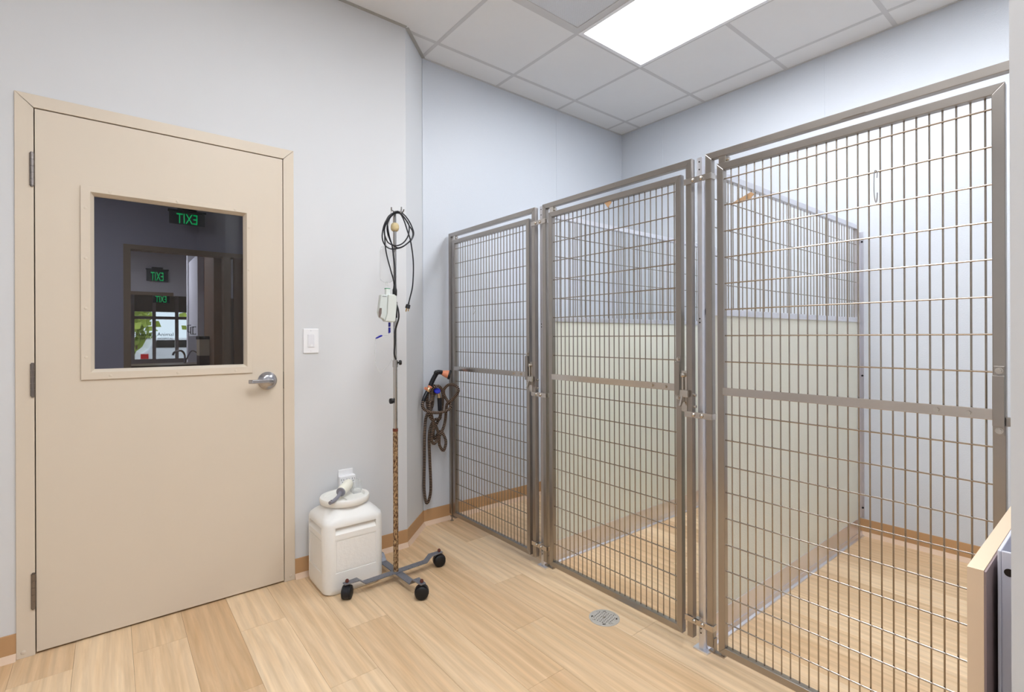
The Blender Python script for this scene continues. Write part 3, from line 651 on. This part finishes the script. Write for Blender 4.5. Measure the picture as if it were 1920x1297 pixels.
# ---- fluid pump clamped on the pole
pu = empty('infusion_pump', (1.075, 2.33, 1.31), 'grey-white infusion pump clamped on the drip stand pole', 'pump')
M_pump = mat('pump_plastic', (206, 210, 204), .4)
zc = lambda l: [(a, b) for a, b in l]
MB().prism([(1.067, 1.442), (1.109, 1.446), (1.1125, 1.400), (1.104, 1.312), (1.096, 1.3075), (1.050, 1.3105), (1.062, 1.35)], 'y', 2.298, 2.3345).build('pump_body', M_pump, pu, bevel=.004, seg=3)
MB().prism([(1.031, 1.441), (1.066, 1.442), (1.061, 1.345), (1.049, 1.3125), (1.044, 1.322), (1.026, 1.330), (1.019, 1.355)], 'y', 2.303, 2.330).build('pump_door', mat('pump_door', (198, 204, 200), .4), pu, bevel=.003)
B(1.0585, 1.079, 2.306, 2.325, 1.440, 1.472).build('drip_sensor', mat('sensor_white', (220, 226, 222), .35), pu, bevel=.002)
B(1.058, 1.0795, 2.305, 2.326, 1.4715, 1.4745).build('green_cap', mat('green', (40, 140, 96), .5), pu)
B(1.079, 1.106, 2.309, 2.322, 1.445, 1.470).build('sensor_window', M_clear, pu)
MB().prism([(1.0225, 1.375), (1.033, 1.375), (1.032, 1.350), (1.024, 1.327), (1.0185, 1.335), (1.018, 1.358)], 'y', 2.3015, 2.3035).build('door_catch', mat('catch', (112, 98, 92), .5), pu)
B(1.037, 1.058, 2.3015, 2.3035, 1.4315, 1.434).build('brand_strip', mat('catch2', (120, 124, 128), .5), pu)
B(1.100, PX+.004, 2.325, PY-.008, 1.33, 1.41).build('pole_clamp', M_blackplastic, pu)
# ---- bag, tubing
bg = MB()
secs = [(1.692, .012, .003), (1.684, .030, .004), (1.66, .036, .008), (1.60, .037, .012), (1.545, .037, .014), (1.518, .034, .011), (1.507, .018, .005)]
kk = 20; v = []; f = []
for z, wx, wy in secs: v += [(1.083+wx*math.copysign(abs(math.cos(2*math.pi*i/kk))**.7, math.cos(2*math.pi*i/kk)), 2.352+wy*math.sin(2*math.pi*i/kk), z) for i in range(kk)]
for s in range(len(secs)-1): f += [(s*kk+i, s*kk+(i+1) % kk, (s+1)*kk+(i+1) % kk, (s+1)*kk+i) for i in range(kk)]
f += [tuple(range(kk))[::-1], tuple(range((len(secs)-1)*kk, len(secs)*kk))]
ivb = empty('fluid_bag', (1.083, 2.352, 1.507), 'clear flat fluid bag hanging behind the black cord', 'bag')
bg.add(v, f).build('bag_film', M_bag, ivb, smooth=True)
MB().tube([(1.083, 2.352, 1.690), (1.084, 2.345, 1.75), (1.092, 2.335, 1.82), (1.090, 2.310, 1.863)], .002, 8, 4).build('hanger_loop', M_clear, ivb, smooth=True)
MB().cyl((1.083, 2.352, 1.490), (1.083, 2.352, 1.510), .006, n=12).build('bag_port', M_clear, ivb)
tu = empty('drip_tubing', (1.07, 2.345, 1.05), 'thin clear drip tubing with blue clamps below the pump', 'tubing')
MB().tube([(1.093, 2.322, 1.312), (1.094, 2.340, 1.28), (1.090, 2.348, 1.245), (1.060, 2.35, 1.242), (1.022, 2.35, 1.226), (1.020, 2.352, 1.12), (1.045, 2.352, 1.06), (1.085, 2.348, 1.09), (1.106, 2.345, 1.12)], .0012, 8, 5).build('tube', M_clear, tu, smooth=True)
M_blue = mat('blue_plastic', (24, 28, 150), .4)
MB().prism([(1.0885, 1.307), (1.0965, 1.307), (1.0965, 1.256), (1.088, 1.2525)], 'y', 2.339, 2.350).build('roller_clamp', M_blue, tu, bevel=.001)
B(1.088, 1.097, 2.3385, 2.3505, 1.2815, 1.2845).build('clamp_wheel', M_white, tu)
MB().prism([(1.022, 1.2245), (1.0235, 1.231), (1.048, 1.244), (1.057, 1.243), (1.056, 1.2375), (1.030, 1.2265)], 'y', 2.346, 2.354).build('pinch_clamp', M_blue, tu, bevel=.001)

# ---- black power cord coiled over the hook
C1 = [(1.07,1.636),(1.063,1.686),(1.06,1.737),(1.057,1.777),(1.07,1.82),(1.09,1.844),(1.117,1.856),(1.144,1.854),(1.167,1.834),(1.187,1.803),(1.206,1.772),(1.206,1.744),(1.189,1.719),(1.164,1.697),(1.13,1.681),(1.107,1.685),(1.09,1.695),(1.072,1.738),(1.068,1.779),(1.079,1.817),(1.099,1.843),(1.119,1.852),(1.139,1.851),(1.164,1.829),(1.185,1.803),(1.185,1.773),(1.175,1.741),(1.148,1.706),(1.112,1.688),(1.074,1.696),(1.057,1.72),(1.048,1.756),(1.062,1.802),(1.086,1.841),(1.117,1.858),(1.139,1.845),(1.157,1.812),(1.171,1.767),(1.175,1.751),(1.182,1.731),(1.19,1.702),(1.2,1.649),(1.203,1.595),(1.199,1.534),(1.192,1.482),(1.18,1.435),(1.173,1.404)]
n1 = len(C1); path1 = [(1.103, 2.312, 1.497), (1.099, 2.312, 1.52), (1.083, 2.313, 1.575)]+[(x, 2.322-.030*(i/(n1-1))+.004*math.sin(i*1.1), z) for i, (x, z) in enumerate(C1)]
C3 = [(1.122,1.86),(1.086,1.841),(1.053,1.795),(1.039,1.74),(1.042,1.706),(1.057,1.681),(1.085,1.67),(1.116,1.675),(1.148,1.687),(1.176,1.709),(1.199,1.728),(1.213,1.762),(1.202,1.798),(1.181,1.832),(1.153,1.857),(1.124,1.862)]
C2 = [(1.105,1.497),(1.104,1.536),(1.103,1.586),(1.096,1.638),(1.089,1.688),(1.076,1.727),(1.068,1.767),(1.066,1.801),(1.081,1.832),(1.108,1.854),(1.122,1.861)]
co = empty('power_cord', (1.12, 2.31, 1.16), 'long black power cord looped over the drip stand hook', 'cord')
cd = MB().tube(path1, .0034, 8, 4)
cd.tube([(x, 2.304, z) for x, z in C2]+[(x, 2.304+.012*i/15, z) for i, (x, z) in enumerate(C3[1:])], .0034, 8, 4)
cd.build('cord', M_blackplastic, co, smooth=True)
MB().lathe((1.105, 2.308, 1.437), (0, 0, 1), [(0, .0085), (.004, .011), (.030, .0115), (.040, .0085), (.060, .0055), (.066, .004)], 14).build('connector', M_black, co, smooth=True)
MB().tube([(1.107, 2.308, 1.44), (1.114, 2.310, 1.40), (1.118, 2.298, 1.37), (1.119, 2.294, 1.33), (1.1175, 2.316, 1.29), (1.1165, 2.330, 1.26), (1.116, 2.332, 1.20), (1.112, 2.331, 1.15), (1.121, 2.331, 1.12)], .0044, 8, 5).build('lead', M_black, co, smooth=True)
pd_ = Vector((1.160, 2.292, 1.358))-Vector((1.173, 2.292, 1.404)); pd_.normalize()
MB().lathe((1.1735, 2.292, 1.406), pd_, [(0, .004), (.008, .0045), (.011, .0115), (.028, .0125), (.030, .010)], 14).build('plug', M_blackplastic, co, smooth=True)
pp = Vector((1.1735, 2.292, 1.406))+pd_*.029; br = MB()
for dx_ in (-.006, .006): br.cyl(pp+Vector((dx_, -.003, 0)), pp+Vector((dx_, -.003, 0))+pd_*.016, .0022, n=6)
br.cyl(pp+Vector((0, .006, 0)), pp+Vector((0, .006, 0))+pd_*.018, .0024, n=8)
br.build('plug_prongs', mat('brass', (190, 150, 84), .3, 1), co)

# ================================================================== HOSE, NOZZLE, SPIGOT
M_brass = mat('brass_fitting', (206, 178, 140), .28, 1)
M_copper = mat('orange_plastic', (232, 150, 116), .35)
def hosemat():
    m = mat('braided_hose', (40, 26, 24), .65); nt = m.node_tree; N, L = nt.nodes, nt.links; b = N['Principled BSDF']
    uv = N.new('ShaderNodeUVMap'); uv.uv_map = 'len'; sx = N.new('ShaderNodeSeparateXYZ'); L.new(uv.outputs[0], sx.inputs[0])
    mm = N.new('ShaderNodeMath'); mm.operation = 'MULTIPLY'; mm.inputs[1].default_value = 1/.0105; L.new(sx.outputs[1], mm.inputs[0])
    fr = N.new('ShaderNodeMath'); fr.operation = 'FRACT'; L.new(mm.outputs[0], fr.inputs[0])
    gt = N.new('ShaderNodeValToRGB'); e = gt.color_ramp.elements; e[0].position = .72; e[0].color = lin((20, 14, 15))+(1,); e[1].position = .78; e[1].color = lin((176, 146, 122))+(1,)
    L.new(fr.outputs[0], gt.inputs[0]); L.new(gt.outputs[0], b.inputs['Base Color'])
    bm = N.new('ShaderNodeBump'); bm.inputs['Distance'].default_value = .002; bm.inputs['Strength'].default_value = .5; L.new(fr.outputs[0], bm.inputs['Height']); L.new(bm.outputs[0], b.inputs['Normal']); return m
HOSE = [(1.575,2.83,.885),(1.546,2.82,.838),(1.533,2.815,.806),(1.547,2.81,.774),(1.598,2.80,.753),(1.661,2.80,.749),(1.708,2.79,.763),(1.725,2.79,.787),(1.726,2.83,.814),(1.71,2.845,.852),(1.706,2.84,.89),(1.721,2.813,.919),(1.737,2.774,.924),(1.744,2.734,.906),(1.744,2.731,.877),(1.731,2.766,.834),(1.713,2.81,.8),(1.714,2.827,.755),(1.723,2.855,.686),(1.71,2.855,.639),(1.672,2.85,.58),(1.632,2.84,.544),(1.605,2.83,.579),(1.62,2.828,.654),(1.61,2.83,.718),(1.597,2.84,.794),(1.619,2.85,.838),(1.62,2.85,.889),(1.638,2.84,.912),(1.672,2.84,.910),(1.703,2.855,.866),(1.712,2.87,.794),(1.699,2.875,.717),(1.663,2.865,.665),(1.644,2.875,.615),(1.654,2.875,.567),(1.693,2.865,.615),(1.721,2.845,.549),(1.703,2.845,.489),(1.673,2.845,.529),(1.666,2.84,.596),(1.637,2.84,.669),(1.594,2.835,.729),(1.601,2.86,.762),(1.594,2.865,.809),(1.598,2.865,.864),(1.633,2.875,.906),(1.665,2.885,.908),(1.65,2.885,.842),(1.640,2.885,.774),(1.596,2.88,.718),(1.579,2.87,.629),(1.581,2.88,.423),(1.579,2.88,.246),(1.595,2.875,.157),(1.616,2.862,.237),(1.61,2.86,.423),(1.606,2.86,.602),(1.640,2.862,.690),(1.680,2.850,.700),(1.678,2.846,.755)]
ho = empty('spray_hose', (1.62, 2.84, .15), 'black and tan braided hose with spray nozzle, coiled on the spigot', 'hose')
hh = MB().tube(HOSE, .0095, 12, 5, uv=True).build('hose', hosemat(), ho, smooth=True)
nz = MB().tube([(1.541, 2.82, .826), (1.549, 2.821, .846), (1.577, 2.83, .886)], .0125, 14, 4).build('hose_cuff', M_blackplastic, ho, smooth=True)
MB().lathe((1.5765, 2.829, .884), (Vector((1.599, 2.83, .923))-Vector((1.575, 2.83, .881))), [(0, .012), (.004, .0145), (.022, .0145), (.028, .0125)], 18).build('brass_coupling', M_brass, ho, smooth=True)
MB().lathe((1.591, 2.829, .909), Vector((.024, 0, .042)), [(0, .0135), (.001, .0155), (.010, .0155), (.012, .013)], 18).build('orange_ring', M_copper, ho, smooth=True)
MB().cyl((1.572, 2.826, .903), (1.556, 2.823, .909), .009, n=14).build('coupling_lug', M_copper, ho, smooth=True)
MB().tube([(1.597, 2.83, .918), (1.609, 2.829, .944), (1.622, 2.826, .970), (1.637, 2.822, .996), (1.648, 2.822, 1.006), (1.668, 2.826, 1.005), (1.688, 2.833, 1.001)], .0150, 14, 4).build('nozzle_grip', M_blackplastic, ho, smooth=True)
MB().lathe((1.626, 2.818, .992), (.5, -.2, 1), [(0, .010), (.012, .015), (.024, .012), (.030, .003)], 14).build('nozzle_valve', M_black, ho, smooth=True)
nd = Vector((1.736, 2.800, .984))-Vector((1.684, 2.831, 1.001)); 
MB().lathe((1.684, 2.831, 1.001), nd, [(0, .014), (.006, .017), (.030, .024), (.046, .0265)], 24).build('nozzle_head', M_copper, ho, smooth=True)
nb = Vector((1.684, 2.831, 1.001))+nd.normalized()*.043
MB().lathe(nb, nd, [(0, .027), (.002, .0305), (.010, .0315), (.016, .029), (.017, .01)], 28).build('nozzle_bumper', M_black, ho, smooth=True)
sg = empty('wall_spigot', (1.668, Yb, .86), 'brass wall spigot with blue handle among the hose loops', 'spigot')
SPX = 1.668
MB().lathe((SPX, Yb, .868), (0, -1, 0), [(0, .026), (.004, .026), (.006, .012), (.045, .012), (.050, .014), (.060, .014)], 20).build('spigot_body', M_brass, sg, smooth=True)
MB().cyl((SPX+.004, Yb-.063, .872), (SPX+.008, Yb-.066, .835), .010, .013, n=16).build('spigot_outlet', M_brass, sg, smooth=True)
MB().lathe((SPX-.006, Yb-.058, .872), (-.25, -.75, .6), [(0, .006), (.012, .006), (.013, .020), (.020, .022), (.024, .018)], 10).build('spigot_handle', mat('blue_handle', (30, 44, 190), .4), sg, smooth=True)
MB().tube([(SPX+.008, 2.8505, .836), (1.677, 2.848, .80), (1.678, 2.846, .753)], .0135, 14, 4).build('supply_cuff', M_blackplastic, ho, smooth=True)

# ================================================================== AT THE RIGHT EDGE
M_lam = mat('beige_laminate', (226, 200, 170), .45)
M_lamshade = mat('shaded_laminate', (150, 132, 132), .6)  # darker than the laminate: shade on the inner side, put into the colour
ep = empty('end_panel', (1.2, .138, 0), 'beige laminate end panel standing at the right edge', 'panel')
B(.915, 1.62, .1285, .1455, 0, .914).build('laminate_board', M_lam, ep)
B(.916, 1.62, .1262, .1285, 0, .9125).build('shaded_inner_face', M_lamshade, ep)
wbin = empty('slim_bin', (1.15, .09, 0), 'pale grey plastic bin tucked behind the end panel', 'bin')
M_lilac = mat('lilac_plastic', (214, 214, 226), .4)
bb = MB(); X0, X1, Y0, Y1, Z0, Z1 = .965, 1.26, .015, .1215, 0, .931
bb.box(X0, X1, Y0, Y0+.004, Z0, Z1).box(X0, X1, Y1-.004, Y1, Z0, Z1).box(X0, X0+.004, Y0+.004, Y1-.004, Z0, Z1).box(X1-.004, X1, Y0+.004, Y1-.004, Z0, Z1).box(X0, X1, Y0, Y1, Z0, Z0+.005)
bb.build('bin_shell', M_lilac, wbin, bevel=.0015)
MB().lathe((X0-.0005, .1095, .903), (1, 0, 0), [(0, .0055), (.002, .0055)], 18).build('hand_hole', M_dark, wbin)

# ================================================================== HALLWAY SEEN THROUGH THE DOOR WINDOW
M_hall = mat('hall_paint', (176, 174, 190), .7)
M_taupe = mat('taupe_paint', (156, 134, 108), .6)
M_hallwhite = mat('hall_white', (225, 225, 230), .5)
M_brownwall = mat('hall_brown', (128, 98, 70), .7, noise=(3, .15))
HZ = 2.75
tag(MB().box(-2, 1.36, Yd+.13, 3.05, -.06, -.002).box(-2, 3.2, 3.05, 13.0, -.06, -.002).build('floor_hall', mat('hall_floor', (160, 132, 104), .5)), 'brown floor of the hallway behind the door', 'floor', kind='structure')
tag(MB().box(-2, 1.36, Yd+.13, 3.05, HZ, HZ+.05).box(-2, 3.2, 3.05, 13.0, HZ, HZ+.05).build('ceiling_hall', mat('hall_ceiling', (200, 200, 200), .8)), 'ceiling of the hallway behind the door', 'ceiling', kind='structure')
tag(B(-2.1, -2, Yd+.13, 13, 0, HZ).build('wall_hall_left', M_hall), 'hallway side wall behind the door, left', 'wall', kind='structure')
tag(B(3.2, 3.3, 3.05, 13, 0, HZ).build('wall_hall_right', M_hall), 'hallway side wall behind the door, right', 'wall', kind='structure')
Yw = 6.3
hw_ = MB().box(-2, .1017+.03, Yw, Yw+.12, 0, HZ).box(1.40, 3.2, Yw, Yw+.12, 0, HZ).box(.1317, 1.40, Yw, Yw+.12, 2.14, HZ).build('wall_hall_back', M_hall)
tag(hw_, 'grey violet hallway wall seen through the door window', 'wall', kind='structure')
d2 = empty('door_2', (.6, Yw, 0), 'taupe door frame across the hallway, seen through the window', 'door', kind='structure')
B(.1017, .1600, Yw-.015, Yw+.13, 0, 2.174).build('frame_jamb', M_taupe, d2)
B(.1600, 1.45, Yw-.015, Yw+.13, 2.128, 2.174).build('frame_head', M_taupe, d2)
B(.975, 1.045, Yw-.012, Yw+.12, 0, 2.128).build('frame_jamb', M_taupe, d2)
B(1.075, 1.45, Yw-.01, Yw+.035, .005, 2.128).build('leaf', M_brownwall, d2)
for z in (.55, 1.15, 1.45, 1.9): MB().cyl((1.215, Yw-.018, z-.05), (1.215, Yw-.018, z+.05), .012, n=10).build('hinge', M_dark, d2)
def exit_sign(cx, yy, zt, wd, ht, label, grp, top=2.75):
    e = empty('exit_sign', (cx, yy, zt), label, 'sign', grp)
    B(cx-wd/2-.01, cx+wd/2+.01, yy-.018, yy+.018, zt-.02, zt).build('sign_rail', M_black, e)
    B(cx-.08, cx+.08, yy-.03, yy+.03, zt, zt+.03).build('sign_canopy', M_black, e)
    B(cx-wd/2, cx+wd/2, yy-.003, yy+.003, zt-ht, zt-.02).build('sign_plate', mat('sign_plate', (70, 72, 76), .12), e)
    B(cx-.012, cx+.012, yy-.012, yy+.012, zt+.03, top).build('hanging_stem', M_black, e)
    text_mesh('sign_letters', 'EXIT', ht*1.0, M_exit, e, (cx, yy-.0045, zt-ht+.012), None, .0008, True, sq=.215/(ht*1.0*2.35))
    return e
exit_sign(.62, 6.10, 2.540, .31, .145, 'green exit sign in mirrored letters high in the door window', 'mirrored exit signs')
exit_sign(.642, 10.70, 2.445, .31, .215, 'smaller mirrored green exit sign farther back through the window', 'mirrored exit signs', 2.475)
exit_sign(.80, 12.3, 2.13, .28, .18, 'faint lowest mirrored green exit sign through the window', 'mirrored exit signs')
# bulkhead and storefront
tag(B(.0, 3.2, 10.75, 10.9, 1.995, HZ).build('wall_bulkhead', M_hallwhite), 'pale bulkhead carrying the second exit sign', 'wall', kind='structure')
tag(B(.0, .88, 10.74, 10.75, 1.985, 2.045).build('trim_1', M_taupe), 'taupe trim along the bulkhead edge', 'trim', kind='structure')
tag(MB().box(.86, 1.02, 8.45, 8.6, 0, 2.74).build('wall_pillar', M_hallwhite), 'white pillar beside the far window', 'wall', kind='structure')
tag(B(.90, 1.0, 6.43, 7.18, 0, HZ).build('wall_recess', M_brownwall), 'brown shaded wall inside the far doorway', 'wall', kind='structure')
kc = empty('upper_cabinet', (.98, 7.6, 1.27), 'white upper cabinet seen through the far doorway', 'cabinet')
B(.835, 1.12, 7.2, 8.06, 1.262, 2.26).build('cabinet_body', M_hallwhite, kc)
for y_, z_ in ((7.35, 1.33), (7.55, 1.33), (7.85, 1.36)):
    MB().tube([(.835, y_, z_-.045), (.80, y_, z_-.045), (.80, y_, z_+.045), (.835, y_, z_+.045)], .006, 6, 1).build('cabinet_handle', M_black, kc)
ct = empty('counter', (.6, 7.5, 0), 'brown counter below the far window', 'counter')
B(.16, 1.0, 7.2, 7.85, .872, .914).build('worktop', mat('counter_top', (110, 92, 72), .35), ct)
B(.18, 1.0, 7.24, 7.83, 0, .872).build('base_unit', M_brownwall, ct)
fa = empty('faucet', (.72, 7.6, .914), 'arched chrome faucet on the far counter', 'faucet')
MB().tube([(.74, 7.62, .914), (.74, 7.62, 1.02), (.70, 7.60, 1.075), (.63, 7.57, 1.06), (.61, 7.56, 1.02)], .012, 10, 5).build('spout', M_chrome, fa, smooth=True)
MB().tube([(.76, 7.64, .96), (.82, 7.66, 1.07), (.90, 7.66, 1.03)], .008, 8, 4).build('handle', M_chrome, fa, smooth=True)
bxm = empty('dispenser', (.985, 7.0, .914), 'cream dispenser box on the brown wall in the window view', 'dispenser')
B(.80, .899, 6.75, 7.0, 1.03, 1.22).build('dispenser_body', mat('cream_box', (190, 176, 150), .5), bxm)
B(.795, .899, 6.74, 7.01, 1.22, 1.255).build('dispenser_top', M_dark, bxm)
B(.80, .899, 6.76, 6.99, .914, 1.03).build('dispenser_stand', mat('stand_dark', (70, 50, 40), .6), bxm)
YS = 13.0
sf = empty('window_1', (.9, YS, 0), 'bright storefront window far behind the door glass', 'window', kind='structure')
M_sf = mat('storefront_frame', (196, 184, 176), .5)
for x in (.36, .72, 1.12, 1.62): B(x-.03, x+.03, YS-.05, YS+.05, 0, HZ).build('mullion', M_sf, sf)
for z0, z1 in ((.70, .80), (1.64, 1.70)): B(.36, 1.62, YS-.045, YS+.045, z0, z1).build('transom', M_sf, sf)
for xa, xb in ((.39, .69), (.75, 1.09), (1.15, 1.59)):
    B(xa, xb, YS-.004, YS+.004, .80, 1.64).build('pane', M_glass, sf); B(xa, xb, YS-.004, YS+.004, 1.70, 1.80).build('pane', M_glass, sf)
M_decal = mat('decal_dark', (30, 60, 50), .6)
for cx in (.54, .92):
    text_mesh('window_lettering', 'Animal', .105, M_decal, sf, (cx, YS-.006, 1.285), None, .0005)
    text_mesh('window_lettering', 'HOSPITAL', .060, M_decal, sf, (cx, YS-.006, 1.21), None, .0005)
sw_ = MB().box(-2, .36, YS, YS+.12, 0, HZ).box(1.62, 3.2, YS, YS+.12, 0, HZ).box(.36, 1.62, YS, YS+.12, 1.80, HZ).box(.36, 1.62, YS, YS+.12, 0, .70).build('wall_storefront', mat('store_wall', (150, 136, 118), .7))
tag(sw_, 'taupe wall around the storefront window', 'wall', kind='structure')
# outdoors
tag(B(-8, 14, 13.2, 45, -.15, -.10).build('ground_outside', mat('asphalt', (170, 166, 164), .9)), 'pale car park ground outside the far window', 'ground', kind='structure')
def hedge(cx, cy, w_, h_, seed, label):
    rnd = random.Random(seed); m = MB()
    for i in range(420):
        a, b, c = rnd.gauss(0, .36), rnd.gauss(0, .3), rnd.random()**.7
        p = Vector((cx+a*w_, cy+b*1.2, .3+c*h_)); n_ = Vector((rnd.uniform(-1, 1), rnd.uniform(-1, .2), rnd.uniform(-.2, 1))).normalized(); u_ = n_.orthogonal()*rnd.uniform(.10, .2); w2 = n_.cross(u_)*.7
        m.add([p-u_, p+w2, p+u_, p-w2], [(0, 1, 2, 3)])
    e = empty('bush', (cx, cy, -.1), label, 'bush', 'bushes outside the far window')
    lf = m.build('foliage', mat('leaves', (172, 184, 74), .7, noise=(1.2, .35)), e); lf['kind'] = 'stuff'
    MB().cyl((cx, cy, -.1), (cx, cy, 1.0), .09, .05, n=8).build('trunk', M_brownwall, e)
hedge(.8, 25.2, .9, 3.6, 1, 'yellow green bush outside the far window, left'); hedge(3.4, 26.0, .9, 3.8, 2, 'yellow green bush outside the far window, right')
lw = MB().box(-2, 6, 27.5, 27.8, -.1, 1.25).build('garden_wall', mat('pink_wall', (196, 160, 156), .8)); tag(lw, 'pinkish low wall outside the far window', 'wall')
cr_ = empty('parked_car', (1.65, 21, -.1), 'white parked car outside the far window', 'car')
pf = [(-.95, .28), (-.98, .62), (-.90, .86), (-.72, 1.02), (-.58, 1.34), (.55, 1.34), (.72, 1.02), (.9, .86), (.98, .62), (.95, .28)]
MB().prism([(1.65+a, z-.1) for a, z in pf], 'y', 19.4, 23.4).build('car_body', mat('car_white', (236, 232, 234), .3), cr_, bevel=.06, seg=3)
MB().prism([(1.65-.64, .94), (1.65+.64, .94), (1.65+.50, 1.18), (1.65-.50, 1.18)], 'y', 19.385, 19.40).build('rear_window', M_dark, cr_)
for s_ in (-.82, .82):
    B(1.65+s_-.1, 1.65+s_+.1, 19.38, 19.42, .55, .75).build('tail_light', mat('red_lamp', (190, 30, 30), .3), cr_)
    for yy in (20.1, 22.6): MB().cyl((1.65+s_-.1, yy, .2), (1.65+s_+.1, yy, .2), .3, n=24).build('wheel', M_black, cr_)
# dim hallway lamps
def hall_lamp(x, y, label, lens):
    e = empty('hall_light', (x, y, HZ), label, 'light', 'dim hallway lights behind the door')
    MB().box(x-.31, x-.29, y-.31, y+.31, HZ-.02, HZ).box(x+.29, x+.31, y-.31, y+.31, HZ-.02, HZ).box(x-.29, x+.29, y-.31, y-.29, HZ-.02, HZ).box(x-.29, x+.29, y+.29, y+.31, HZ-.02, HZ).build('light_frame', M_white, e)
    B(x-.29, x+.29, y-.29, y+.29, HZ-.012, HZ-.006).build('diffuser', lens, e)
hall_lamp(-.8, 4.6, 'dim hallway ceiling light behind the door', M_hallens[0]); hall_lamp(-.2, 8.2, 'dim ceiling light in the far room behind the door', M_hallens[1])
